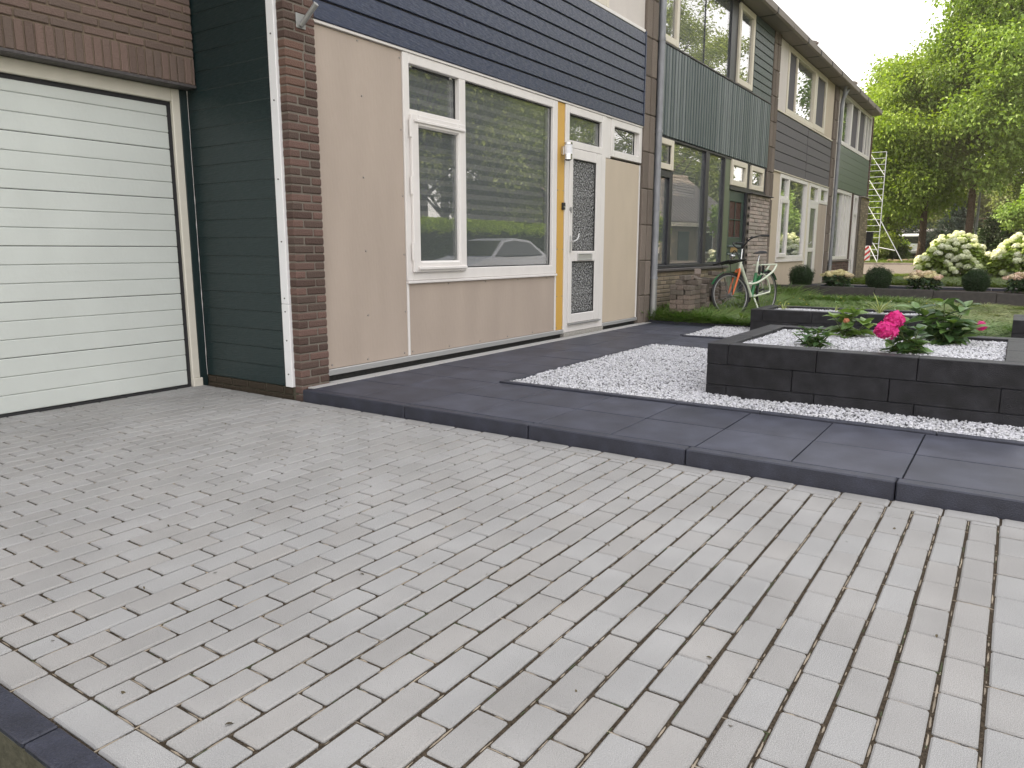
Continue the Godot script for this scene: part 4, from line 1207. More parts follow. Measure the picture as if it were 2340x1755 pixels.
func big_hydrangea(label, at, rx, rz, h, n):
	var t = thing("hydrangea_bush", label, "shrub", at, "big white hydrangea bushes at the end of the row")
	for i in 7:
		var a = i * 0.9
		lpart(t, "stem", tube([Vector3(cos(a) * 0.1, -0.05, sin(a) * 0.1), Vector3(cos(a) * rx * 0.6, h * 0.7, sin(a) * rz * 0.6)], 0.012, 6), M.stem)
	var xf = []; var cs = []
	var bump = func(y, a): return 1.0 + 0.14 * sin(a * 3.0 + y * 5.0) + 0.10 * sin(a * 7.0 - y * 9.0)
	for i in 4200:
		var y = rr(0.02, 1.0); var a = rr(0, TAU)
		var q = sqrt(maxf(0, 1 - pow(y, 2.2))) * rr(0.55, 1.0) * bump.call(y, a)
		q = maxf(q, 0.0)
		if y < 0.3: q *= 0.72 + y
		var p = Vector3(q * rx * cos(a), y * h, q * rz * sin(a))
		xf.append(aim(p, Vector3(cos(a) + rr(-0.7, 0.7), rr(-0.6, 0.5), sin(a) + rr(-0.7, 0.7)), rr(-0.9, 0.9), rr(0.7, 1.2)))
		var v = rr(0.65, 1.2)
		cs.append(Color(0.19 * v, 0.26 * v, 0.05 * v))
	multi(t, "foliage", leaf_mesh(0.15, 0.10, 0.3), M.leafbright, xf, cs)
	for i in n:
		var y = 0.06 + 0.94 * pow(rng.randf(), 0.8); var a = rr(0, TAU)
		y = minf(y, 1.0)
		var q = sqrt(maxf(0, 1 - pow(y, 2.2))) * rr(0.95, 1.12) * bump.call(y, a)
		if y < 0.3: q *= 0.8 + y * 0.7
		lpart(t, "flower_head", floret_head(0.105, 70, 30 + i % 3, 0.026, 0.78), M["cream%d" % (rng.randi() % 3)], Transform3D(Basis(Vector3.UP, rr(0, 6)).scaled_local(Vector3.ONE * rr(0.75, 1.2)), Vector3(q * rx * cos(a), y * h * (1.0 + 0.06 * sin(a * 5.0)) + 0.05, q * rz * sin(a))))

func tree(called, label, at, trunk_r, fork, crown, rad, clumps, per, sz, col, back_m, group, sd, lean = Vector3.ZERO):
	var g = RandomNumberGenerator.new(); g.seed = sd
	var t = thing(called, label, "tree", at, group)
	var top = Vector3(lean.x, crown.y + rad.y * 0.55, lean.z)
	var tp = curve([Vector3.ZERO, Vector3(0.05, fork * 0.5, 0.02), Vector3(0, fork, 0) + lean * 0.3, Vector3(0.2, (fork + top.y) * 0.5, 0.1) + lean * 0.6, top], 14)
	var rs = []
	for i in 15: rs.append(trunk_r * (1.25 if i == 0 else 1.0) * (1.0 - 0.85 * pow(i / 14.0, 1.3)))
	lpart(t, "trunk", tube(tp, rs, 12), M.bark)
	var cen = []
	for i in clumps:
		var y = g.randf_range(-1, 1); var a = g.randf() * TAU
		var q = sqrt(1 - y * y)
		var d = pow(g.randf(), 0.4)
		# cone-like upper half: narrower towards the top
		var taper = 1.0 if y < 0 else 1.0 - 0.25 * y
		cen.append(crown + Vector3(q * cos(a) * rad.x * taper, y * rad.y, q * sin(a) * rad.z * taper) * d)
	var nl = 0
	for c in cen:
		if nl > 34: break
		if g.randf() < 0.4: continue
		nl += 1
		var hh = clampf(c.y - Vector2(c.x, c.z).length() * 0.7, fork * 0.95, top.y * 0.95)
		var f = hh / top.y
		var s = tp[clampi(int(f * 14), 3, 13)]
		var mid = s.lerp(c, 0.55) + Vector3(0, 0.25, 0)
		lpart(t, "limb", tube(curve([s, mid, c], 6), [trunk_r * 0.34, trunk_r * 0.3, trunk_r * 0.25, trunk_r * 0.2, trunk_r * 0.14, trunk_r * 0.09, trunk_r * 0.04], 6), M.bark)
	var xf = []; var cs = []
	for c in cen:
		var cr = g.randf_range(0.5, 1.1) * rad.x * 0.185
		var tone = g.randf_range(0.75, 1.2)
		for i in per:
			var v = Vector3(g.randfn(), g.randfn() * 0.6, g.randfn()) * cr * 0.6
			xf.append(Transform3D(Basis.from_euler(Vector3(g.randf_range(-0.5, 0.5), g.randf() * TAU, g.randf_range(-0.5, 0.5))).scaled_local(Vector3.ONE * g.randf_range(0.7, 1.25)), c + v))
			var k = tone * g.randf_range(0.75, 1.25)
			cs.append(Color(col.r * k, col.g * k, col.b * k))
	multi(t, "crown", leaf_cluster(sd, 11, sz * 2.0, sz, sz * 0.75), back_m, xf, cs)
	return t

func conifer(label, at, h, r, sd):
	var g = RandomNumberGenerator.new(); g.seed = sd
	var t = thing("spruce", label, "tree", at)
	lpart(t, "trunk", tube([Vector3.ZERO, Vector3(0, h, 0)], [0.2, 0.02], 8), M.bark)
	var xf = []; var cs = []
	for i in 2600:
		var y = pow(g.randf(), 1.3); var a = g.randf() * TAU
		var lay = sin(y * 40.0) * 0.12
		var q = r * (1 - y) * (sqrt(g.randf()) + lay)
		xf.append(Transform3D(Basis.from_euler(Vector3(g.randf_range(-0.4, 0.4), a, 0)), Vector3(cos(a) * q, 0.2 + y * h - q * 0.2, sin(a) * q)))
		var k = g.randf_range(0.6, 1.2)
		cs.append(Color(0.04 * k, 0.06 * k, 0.055 * k))
	multi(t, "crown", leaf_cluster(sd, 9, 0.16, 0.22, 0.07), M.leaf, xf, cs)

func build_lawn():
	var l = struct("lawn")
	var nz = FastNoiseLite.new(); nz.seed = 11; nz.frequency = 0.5
	var hf = func(x, z): return 0.012 + 0.03 * nz.get_noise_2d(x * 2, z * 2) + 0.05 * clampf((0.9 - z) / 0.9, 0, 1) * clampf((x - 6.6) / 0.6, 0, 1)
	var st = ST()
	var nx = 24; var nzc = 24
	for i in nx:
		for j in nzc:
			var ps = []
			for k in [[0, 0], [1, 0], [1, 1], [0, 1]]:
				var x = 6.505 + 5.83 * (i + k[0]) / nx; var z = -0.02 + 5.6 * (j + k[1]) / nzc
				ps.append(Vector3(x, hf.call(x, z), z))
			quad(st, ps[0], ps[1], ps[2], ps[3], (ps[3] - ps[0]).cross(ps[1] - ps[0]).normalized())
	part(l, "lawn_soil", st.commit(), M.earthgrass)
	# blades in tufts
	st = ST()
	var g = RandomNumberGenerator.new(); g.seed = 4
	for i in 9:
		var a = g.randf() * TAU; var b = Vector3(cos(a), 0, sin(a)) * g.randf_range(0, 0.035)
		var d = Vector3(cos(a) * 0.45 * g.randf(), 1, sin(a) * 0.45 * g.randf())
		add_leaf(st, b, d, Vector3(cos(a + 1.57), 0.1, sin(a + 1.57)), g.randf_range(0.6, 1.0), 0.022, g.randf_range(0.1, 0.6), 2)
	var tuft = st.commit()
	var xf = []; var cs = []
	for i in 20000:
		var x = rr(6.53, 12.3); var z = rr(0.06, 5.3)
		var dry = clampf((z - 2.6) / 1.6, 0, 1) * clampf((x - 7.4) / 1.5, 0, 1)
		if x > 8.5 and x < 9.5: dry *= 0.8
		if rng.randf() < dry * 0.6: continue
		if x > 5.9 and x < 6.9 and z > 1.66 and z < 3.82: continue
		if x < 7.0 and z > 4.45: continue
		var h = rr(0.06, 0.15) * (1.0 + 0.6 * nz.get_noise_2d(x * 3, z * 3))
		if z < 0.9 and x > 6.6: h *= 1.7
		if x > 11.6: h *= 1.5
		h *= 1.0 - 0.45 * dry
		xf.append(Transform3D(Basis(Vector3.UP, rr(0, TAU)).scaled_local(Vector3(0.7 + h, h, 0.7 + h)), Vector3(x, hf.call(x, z) - 0.005, z)))
		var k = rr(0.7, 1.3)
		var yl = clampf(rr(-0.2, 0.5) + dry * 0.5, 0, 1)
		cs.append(Color(lerpf(0.125, 0.28, yl) * k, lerpf(0.215, 0.27, yl) * k, lerpf(0.05, 0.10, yl) * k))
	multi(l, "grass", tuft, M.leaf, xf, cs)
	# dry straw at the right
	xf = []; cs = []
	st = ST()
	for i in 5: add_tube(st, [Vector3(rr(-0.06, 0.06), 0, rr(-0.06, 0.06)), Vector3(rr(-0.15, 0.15), rr(0.01, 0.05), rr(-0.15, 0.15))], 0.0018, 3, false)
	var straw = st.commit()
	for i in 2200:
		var x = rr(7.6, 12.2); var z = rr(2.7, 5.3)
		if rng.randf() > clampf((z - 2.6) / 1.2, 0, 1): continue
		xf.append(Transform3D(Basis(Vector3.UP, rr(0, TAU)), Vector3(x, hf.call(x, z) + 0.01, z)))
		var k = rr(0.6, 1.2)
		cs.append(Color(0.27 * k, 0.19 * k, 0.10 * k))
	multi(l, "straw", straw, M.leaf, xf, cs)
	# small yellow weed flowers
	xf = []; cs = []
	for i in 90:
		var x = rr(7.2, 12.0); var z = rr(0.5, 3.6)
		xf.append(Transform3D(Basis().scaled(Vector3.ONE * rr(0.008, 0.014)), Vector3(x, hf.call(x, z) + rr(0.1, 0.2), z)))
		cs.append(Color(0.75, 0.6, 0.12) if rng.randf() < 0.7 else Color(0.75, 0.75, 0.7))
	multi(l, "weed_flowers", blob(2, Vector3(1, 0.6, 1)), M.leaf, xf, cs)
	# broad leaved weeds that stand out of the lawn
	var k2 = 0
	for p in [[6.85, 1.35, 0.22, "broad leaved dock weed in the lawn beside the low planter"], [10.6, 1.9, 0.2, "upright dock weed in front of the far low wall"], [12.0, 1.1, 0.2, "dock weed at the foot of the low wall near the left box ball"]]:
		var t = thing("dock_weed", p[3], "weed", Vector3(p[0], hf.call(p[0], p[1]), p[1]), "dock weeds in the lawn")
		for i in 7:
			var a = i * 2.4
			lpart(t, "leaf", leaf_mesh(p[2], p[2] * 0.3, 0.3), M.leafA, aim(Vector3.ZERO, Vector3(cos(a), rr(0.8, 2.2), sin(a)), 0, rr(0.7, 1.1)))
	# grassy plants growing in the low planter
	for p in [[6.42, 1.98, 0.16, 9, "yellow flowered grassy weed at the left end of the low planter"], [6.42, 2.62, 0.11, 4, "tiny grass sprig in the middle of the low planter"], [6.5, 3.12, 0.30, 22, "arching grass clump in the low planter behind the pink flower"]]:
		var t = thing("grass_clump", p[4], "grass plant", Vector3(p[0], 0.265, p[1]))
		for i in p[3]:
			var a = i * 2.4
			lpart(t, "blade", leaf_mesh(p[2], 0.012, 0.45), M.leafY, aim(Vector3(cos(a), 0, sin(a)) * 0.012, Vector3(cos(a) * rr(0.3, 1.3), 1.2, sin(a) * rr(0.3, 1.3)), 0, rr(0.7, 1.25)))

func build_back_wall():
	var t = thing("low_wall", "low dark concrete wall behind the lawn with box balls planted on top", "wall", Vector3(12.3, 0, 2.6))
	var z = 0.22
	var i = 0
	while z < 7.0:
		var top = 0.338 - (z - 0.3) * 0.0145
		bp(t, "wall_slab", 12.30, 12.36, -0.2, top, z, z + 0.993, M.wallslab, 0.006)
		z += 1.0
		i += 1
	var s = struct("flower_bed")
	bp(s, "soil", 12.362, 13.55, -0.1, 0.262, 0.05, 6.5, M.soil, 0.0)
	for k in 7: bp(s, "edging_band", 13.555, 13.61, -0.1, 0.31, 0.3 + k * 0.95, 1.24 + k * 0.95, M.kerb, 0.004)
	var p = struct("front_path")
	bp(p, "gravel_strip", 13.62, 15.6, 0.1, 0.243, 0.02, 5.3, M.farpath, 0.0)
	box_ball("clipped box ball in front of the cream house, left of the three", Vector3(12.85, 0.26, 0.71), 0.235)
	box_ball("clipped box ball in front of the bare path, middle of the three", Vector3(12.85, 0.26, 2.19), 0.235)
	box_ball("clipped box ball before the big white hydrangeas, right of the three", Vector3(12.85, 0.25, 3.86), 0.225)
	pot_hydrangea("low hydrangea with cream flowers before the end house's window", Vector3(12.85, 0.26, 1.43), 0.28, 0.36, [0, 0, 1])
	pot_hydrangea("low hydrangea with cream and pinkish flowers left of the right box ball", Vector3(12.85, 0.26, 3.0), 0.30, 0.36, [0, 1, 2])
	pot_hydrangea("low pinkish hydrangea at the right picture edge on the low wall", Vector3(12.85, 0.25, 4.62), 0.30, 0.38, [2, 1, 2])

func build_garden_plants():
	var dark = [M.leafD, M.leafD, M.leafA]
	leafy_plant("hydrangea", "small dark green bushy hydrangea at the front left of the large planter", Vector3(1.98, 0.352, 3.32), [[-0.09, -0.05, 0.07, 2], [-0.06, 0.1, 0.09, 3], [0.05, -0.06, 0.11, 3], [0.08, 0.06, 0.08, 2], [0.0, -0.13, 0.07, 2], [0.0, 0.02, 0.12, 3], [-0.02, -0.09, 0.10, 2], [0.0, 0.09, 0.08, 2]], 0.075, 0.042, dark, "hydrangeas in the large planter")
	var pb = leafy_plant("hydrangea", "light green round leaved hydrangea with a faded orange bloom in the large planter", Vector3(2.8, 0.352, 3.4), [[-0.06, -0.1, 0.15, 2], [0.0, 0.03, 0.19, 3], [0.03, 0.11, 0.10, 2], [0.08, -0.04, 0.15, 2]], 0.125, 0.09, [M.leafL, M.leafL, M.leafA], "hydrangeas in the large planter")
	lpart(pb, "faded_bloom", floret_head(0.02, 22, 71, 0.012), M.fadedbloom, Transform3D(Basis(), Vector3(-0.12, 0.14, 0.0)))
	var pc = leafy_plant("hydrangea", "hydrangea with two bright pink mophead blooms leaning left", Vector3(1.97, 0.352, 3.92), [[-0.03, -0.04, 0.16, 3], [0.04, 0.06, 0.09, 2], [0.0, -0.07, 0.08, 2], [0.08, -0.03, 0.19, 3], [-0.05, 0.07, 0.07, 2], [-0.02, 0.06, 0.16, 2]], 0.105, 0.068, dark, "hydrangeas in the large planter")
	for h in [[-0.17, 0.16, -0.118, 0.064, 81], [-0.125, 0.235, -0.078, 0.054, 82]]:
		lpart(pc, "stem", tube(curve([Vector3(0, 0.03, 0), Vector3(-0.04, 0.12, -0.03), Vector3(h[0], h[1], h[2])], 6), 0.004, 6), M.stem)
		var fh = lpart(pc, "flower_head", floret_head(h[3], 95, h[4], 0.021, 0.92), M.pink, Transform3D(Basis(), Vector3(h[0], h[1], h[2])))
	var pd = leafy_plant("hydrangea", "tallest dark green hydrangea in the large planter with one small pink bloom", Vector3(2.71, 0.352, 4.08), [[0.0, -0.2, 0.24, 3], [0.02, -0.02, 0.30, 4], [0.05, 0.12, 0.27, 4], [-0.08, 0.06, 0.16, 3], [0.1, -0.1, 0.2, 3], [-0.05, -0.1, 0.14, 2], [0.08, 0.1, 0.13, 2], [-0.05, 0.18, 0.12, 2]], 0.14, 0.082, [M.leafD, M.leafA, M.leafD], "hydrangeas in the large planter")
	lpart(pd, "stem", tube(curve([Vector3(0, 0.05, 0), Vector3(0.06, 0.16, 0.1), Vector3(0.17, 0.14, 0.21)], 6), 0.004, 6), M.stem)
	lpart(pd, "flower_head", floret_head(0.036, 44, 91, 0.016, 0.9), M.pink, Transform3D(Basis(), Vector3(0.18, 0.13, 0.22)))

# ---------- small things ----------
func build_bike():
	var t = thing("bicycle", "white green city bicycle with orange fork leaning by the pile of bricks", "bicycle", Vector3(8.17, 0.02, 1.04), "", 2.953)
	t.rotation.z = 0.0
	t.rotation.x = 0.05
	var wht = M.bikewhite
	var r = 0.345
	var wheel = func(parent_xf):
		var w = lpart(t, "wheel", torus(r - 0.018, 0.02, 40, 8), M.rubber, parent_xf)
		lpart(w, "rim", torus(r - 0.044, 0.008, 40, 6, 0.012), M.galv)
		var st = ST()
		for i in 32:
			var a = TAU * i / 32
			var s = 1.0 if i % 2 == 0 else -1.0
			add_tube(st, [Vector3(cos(a + 0.5 * s) * 0.025, sin(a + 0.5 * s) * 0.025, 0.03 * s), Vector3(cos(a) * (r - 0.045), sin(a) * (r - 0.045), 0)], 0.0014, 4, false)
		lpart(w, "spokes", st.commit(), M.galv)
		lpart(w, "hub", tube([Vector3(0, 0, -0.05), Vector3(0, 0, -0.03), Vector3(0, 0, 0.03), Vector3(0, 0, 0.05)], [0.02, 0.035, 0.035, 0.02], 12), M.galv)
	var steer = Basis(Vector3(-0.32, 0.95, 0).normalized(), -0.43)
	var head = Vector3(0.36, 0.80, 0)
	var fxf = func(v): return head + steer * (v - head)
	wheel.call(Transform3D(Basis(), Vector3(-0.56, r, 0)))
	var fh = fxf.call(Vector3(0.58, r, 0))
	wheel.call(Transform3D(steer, fh))
	# frame
	var st = ST()
	var T = func(ps, rd): add_tube(st, ps, rd, 10)
	T.call([Vector3(0.335, 0.84, 0), Vector3(-0.03, 0.30, 0)], 0.026)
	T.call(curve([Vector3(0.09, 0.50, 0.02), Vector3(-0.12, 0.51, 0.05), Vector3(-0.42, 0.60, 0.065), Vector3(-0.68, 0.70, 0.065), Vector3(-0.78, 0.79, 0.06)], 12), 0.017)
	T.call(curve([Vector3(0.09, 0.50, -0.02), Vector3(-0.12, 0.51, -0.05), Vector3(-0.42, 0.60, -0.065), Vector3(-0.68, 0.70, -0.065), Vector3(-0.78, 0.79, -0.06)], 12), 0.017)
	for s in [-1.0, 1.0]:
		T.call([Vector3(-0.06, 0.30, 0.03 * s), Vector3(-0.54, 0.35, 0.06 * s)], 0.014)
		T.call(curve([Vector3(-0.19, 0.63, 0.03 * s), Vector3(-0.32, 0.645, 0.06 * s), Vector3(-0.46, 0.55, 0.065 * s), Vector3(-0.55, 0.42, 0.06 * s), Vector3(-0.54, 0.35, 0.06 * s)], 10), 0.013)
	T.call([Vector3(0.35, 0.70, 0), Vector3(0.31, 0.88, 0)], 0.028)
	T.call([Vector3(-0.21, 0.68, 0), Vector3(-0.25, 0.84, 0)], 0.02)
	lpart(t, "frame", st.commit(), wht)
	lpart(t, "seat_tube", tube([Vector3(-0.05, 0.29, 0), Vector3(-0.20, 0.66, 0)], 0.026, 12), M.bikegreen)
	st = ST()
	add_tube(st, [Vector3(-0.25, 0.83, 0), Vector3(-0.30, 0.95, 0)], 0.013, 10)
	lpart(t, "seat_post", st.commit(), M.steel)
	# saddle
	st = ST()
	var prof = [[0.17, 0.018, 0.02], [0.10, 0.025, 0.03], [0.02, 0.045, 0.04], [-0.06, 0.085, 0.05], [-0.11, 0.085, 0.05], [-0.13, 0.05, 0.03]]
	for i in prof.size() - 1:
		var a = prof[i]; var b = prof[i + 1]
		for k in 10:
			var ps = []
			for q in [[a, k], [b, k], [b, k + 1], [a, k + 1]]:
				var an = PI * q[1] / 9.0 if q[1] < 10 else TAU
				ps.append(Vector3(-0.30 + q[0][0], 0.965 + sin(an) * q[0][2], cos(an) * q[0][1]))
			if k < 9:
				var n = (ps[1] - ps[0]).cross(ps[3] - ps[0]).normalized()
				if n.y < 0: n = -n
				quad(st, ps[0], ps[1], ps[2], ps[3], n)
		quad(st, Vector3(-0.30 + a[0], 0.965, -a[1]), Vector3(-0.30 + b[0], 0.965, -b[1]), Vector3(-0.30 + b[0], 0.965, b[1]), Vector3(-0.30 + a[0], 0.965, a[1]), Vector3.DOWN)
	lpart(t, "saddle", st.commit(), M.rubber)
	# carrier
	st = ST()
	for s in [-1.0, 1.0]: add_tube(st, [Vector3(-0.22, 0.79, 0.06 * s), Vector3(-0.79, 0.79, 0.06 * s)], 0.011, 8)
	for x in [-0.3, -0.45, -0.6, -0.78]: add_tube(st, [Vector3(x, 0.79, -0.06), Vector3(x, 0.79, 0.06)], 0.009, 8)
	lpart(t, "rear_carrier", st.commit(), wht)
	# fenders
	for f in [[0, Vector3(-0.56, r, 0), 0.35, 2.6, M.bikegreen], [1, fh, 0.55, 2.2, M.bikegreen]]:
		st = ST()
		for i in 16:
			var a0 = f[2] + (f[3] - f[2]) * i / 16.0; var a1 = f[2] + (f[3] - f[2]) * (i + 1) / 16.0
			for k in 4:
				var z0 = -0.03 + 0.015 * k; var z1 = z0 + 0.015
				var R0 = r + 0.022 - 8.0 * z0 * z0; var R1 = r + 0.022 - 8.0 * z1 * z1
				quad(st, Vector3(cos(a0) * R0, sin(a0) * R0, z0), Vector3(cos(a1) * R0, sin(a1) * R0, z0), Vector3(cos(a1) * R1, sin(a1) * R1, z1), Vector3(cos(a0) * R1, sin(a0) * R1, z1), Vector3(cos(a0), sin(a0), 0))
		lpart(t, "mudguard", st.commit(), f[4], Transform3D(steer if f[0] else Basis(), f[1]))
	# fork
	st = ST()
	for s in [-1.0, 1.0]:
		add_tube(st, curve([Vector3(0.375, 0.735, 0.02 * s), Vector3(0.42, 0.66, 0.055 * s), Vector3(0.50, 0.50, 0.058 * s), Vector3(0.58, r, 0.055 * s)], 10), [0.02, 0.02, 0.019, 0.018, 0.017, 0.016, 0.015, 0.014, 0.013, 0.012, 0.011], 8)
	lpart(t, "fork", st.commit(), M.orange, Transform3D(steer, head - steer * head))
	# stem, bars, front rack, lamp
	st = ST()
	add_tube(st, [Vector3(0.31, 0.88, 0), Vector3(0.265, 1.05, 0)], 0.014, 10)
	lpart(t, "stem", st.commit(), M.steel, Transform3D(steer, head - steer * head))
	st = ST()
	for s in [-1.0, 1.0]:
		add_tube(st, curve([Vector3(0.265, 1.05, 0), Vector3(0.30, 1.07, 0.08 * s), Vector3(0.27, 1.15, 0.2 * s), Vector3(0.16, 1.18, 0.29 * s), Vector3(0.02, 1.17, 0.31 * s)], 14), 0.011, 8)
		add_tube(st, [Vector3(0.13, 1.18, 0.295 * s), Vector3(0.01, 1.17, 0.312 * s)], 0.017, 10)
	lpart(t, "handlebar", st.commit(), M.rubber, Transform3D(steer, head - steer * head))
	lpart(t, "bell", blob(6, Vector3(0.03, 0.022, 0.03)), M.black, Transform3D(Basis(), fxf.call(Vector3(0.25, 1.17, -0.22))))
	st = ST()
	for z in 7: add_box(st, Vector3(0.53, 0.855, -0.18 + 0.06 * z), Vector3(0.34, 0.014, 0.03), 0.003)
	for x in [0.38, 0.53, 0.68]: add_box(st, Vector3(x, 0.842, 0), Vector3(0.02, 0.012, 0.40), 0.002)
	for s in [-1.0, 1.0]: add_tube(st, [Vector3(0.6, 0.84, 0.1 * s), Vector3(0.58, r, 0.065 * s)], 0.005, 6)
	lpart(t, "front_rack", st.commit(), M.black, Transform3D(steer, head - steer * head))
	st = ST()
	var arch = []
	for i in 11: arch.append(Vector3(0.42, 0.87 + 0.15 * sin(PI * i / 10.0), -0.11 + 0.22 * i / 10.0))
	add_tube(st, arch, 0.008, 6)
	lpart(t, "rack_hoop", st.commit(), M.black, Transform3D(steer, head - steer * head))
	lpart(t, "headlight", tube([Vector3(0.43, 0.93, 0), Vector3(0.48, 0.93, 0), Vector3(0.50, 0.93, 0)], [0.025, 0.038, 0.034], 12), M.steel, Transform3D(steer, head - steer * head))
	# drive
	st = ST()
	add_tube(st, [Vector3(-0.03, 0.29, 0.045), Vector3(-0.03, 0.29, 0.06)], 0.09, 24)
	add_box(st, Vector3(0.0, 0.22, 0.075), Vector3(0.03, 0.17, 0.012), 0.004, Basis(Vector3.BACK, 0.4))
	add_box(st, Vector3(0.04, 0.14, 0.12), Vector3(0.09, 0.022, 0.07), 0.006)
	lpart(t, "crank", st.commit(), M.black)
	lpart(t, "chain_case", bbox_mesh(Vector3(0.56, 0.03, 0.03), 0.01), M.black, Transform3D(Basis(Vector3.BACK, -0.1), Vector3(-0.3, 0.37, 0.055)))
	lpart(t, "kickstand", tube([Vector3(-0.06, 0.27, -0.04), Vector3(-0.03, 0.12, -0.12), Vector3(0.0, 0.015, -0.17)], [0.014, 0.012, 0.010], 8), wht)
	var lk = lpart(t, "ring_lock", torus(0.075, 0.012, 24, 8), M.black, Transform3D(Basis(Vector3.UP, 0.3), Vector3(-0.33, 0.72, -0.05)))
	lpart(t, "ring_lock", torus(0.065, 0.011, 24, 8), M.black, Transform3D(Basis(Vector3.UP, 0.3), Vector3(-0.19, 0.71, -0.06)))

func build_brick_pile():
	# loose stacks of old bricks, every brick its own thing by its position in the stack
	var t = thing("brick_pile", "pile of old reclaimed bricks stacked against the brick wall in the grass", "brick pile", Vector3(7.2, 0.05, 0.45))
	var put = func(x, y, z, turn, tilt = 0.0):
		lpart(t, "brick", bbox_mesh(Vector3(0.205, 0.066, 0.1), 0.006), M["old%d" % (rng.randi() % 5)], Transform3D(Basis.from_euler(Vector3(rr(-0.03, 0.03), turn + rr(-0.07, 0.07), tilt + rr(-0.02, 0.02))), Vector3(x + rr(-0.008, 0.008), y, z + rr(-0.008, 0.008))))
	# front-left corner stack
	for lay in 9:
		var y = 0.035 + 0.069 * lay
		if lay < 7:
			if lay % 2 == 0:
				for i in 2: for j in 3: put.call(-0.38 + 0.212 * i, y, -0.12 + 0.107 * j, 0.0)
			else:
				for i in 4: put.call(-0.435 + 0.105 * i, y, -0.065, PI / 2)
				for i in 2: put.call(-0.38 + 0.212 * i, y, 0.095, 0.0)
		elif lay == 7:
			for i in 2: put.call(-0.32 + 0.2 * i, y, -0.06 + 0.02 * i, 0.05)
			put.call(-0.22, y, 0.09, 1.4)
		else:
			put.call(-0.28, y, -0.02, -0.15)
			put.call(-0.1, y, 0.0, 0.3)
	# middle and right stacks, looser
	for s in [[0.12, 0.0, 7, 0.25], [0.36, -0.08, 8, -0.1], [0.62, 0.02, 6, 0.35], [0.88, -0.1, 8, 0.0], [1.15, -0.06, 7, -0.2], [1.42, -0.1, 6, 0.15], [1.68, -0.12, 5, 0.0]]:
		for lay in s[2]:
			var y = 0.035 + 0.069 * lay
			for j in 3: put.call(s[0] + rr(-0.02, 0.02), y, s[1] - 0.1 + 0.107 * j, s[3] + (PI / 2 if (lay + j) % 5 == 4 else 0.0))
	put.call(0.45, 0.64, -0.1, 0.3, 0.35)
	put.call(0.95, 0.62, 0.0, -0.5, -0.1)
	put.call(-0.02, 0.56, 0.05, 0.9, 0.2)
	var b = thing("concrete_chunk", "pale broken concrete block lying in the grass by the downpipe", "concrete block", Vector3(6.95, 0.02, 0.42))
	lpart(b, "chunk", blob(17, Vector3(0.2, 0.1, 0.13)), M.concrete, Transform3D(Basis(Vector3.UP, 0.3), Vector3(0, 0.08, 0)))

func build_wall_things():
	var t = thing("wall_lamp", "round stainless wall lamp beside the white front door", "lamp", Vector3(4.0, 2.06, 0.004))
	lpart(t, "mount", bbox_mesh(Vector3(0.05, 0.1, 0.04), 0.006), M.steel, Transform3D(Basis(), Vector3(0, 0.1, 0.02)))
	lpart(t, "lamp_base", tube([Vector3(0, 0, 0.085), Vector3(0, 0.062, 0.085)], 0.05, 24), M.steel)
	lpart(t, "lamp_shade", tube([Vector3(0, 0.062, 0.085), Vector3(0, 0.165, 0.085)], 0.045, 24), M.opal)
	lpart(t, "lamp_cap", tube([Vector3(0, 0.165, 0.085), Vector3(0, 0.185, 0.085), Vector3(0, 0.19, 0.085)], [0.05, 0.05, 0.045], 24), M.steel)
	lpart(t, "motion_sensor", tube([Vector3(0, -0.012, 0.085), Vector3(0, 0.001, 0.085)], [0.025, 0.04], 16), M.black)
	t = thing("flagpole_holder", "galvanised flagpole holder bolted to the brick pier", "bracket", Vector3(0.19, 2.65, 0.052))
	lpart(t, "base_plate", bbox_mesh(Vector3(0.085, 0.10, 0.008), 0.003), M.galv, Transform3D(Basis(), Vector3(0, 0, 0.004)))
	var st = ST()
	var a = Vector3(0.0, -0.03, 0.008); var b = Vector3(0.03, 0.10, 0.14)
	add_tube(st, [a, b], 0.019, 16, false)
	add_tube(st, [b, a], 0.016, 16, false)
	lpart(t, "socket_tube", st.commit(), M.galv)
	lpart(t, "socket_rim", torus(0.0175, 0.003, 20, 6), M.alu, aim(b, b - a))
	t = thing("mailbox", "black mailbox on the pale brick end pier", "mailbox", Vector3(24.09, 1.2, -0.04))
	lpart(t, "body", bbox_mesh(Vector3(0.18, 0.42, 0.34), 0.01), M.black, Transform3D(Basis(), Vector3(0.09, 0.2, 0.2)))
	lpart(t, "lid", bbox_mesh(Vector3(0.22, 0.025, 0.38), 0.008), M.black, Transform3D(Basis(Vector3.BACK, -0.12), Vector3(0.1, 0.425, 0.2)))

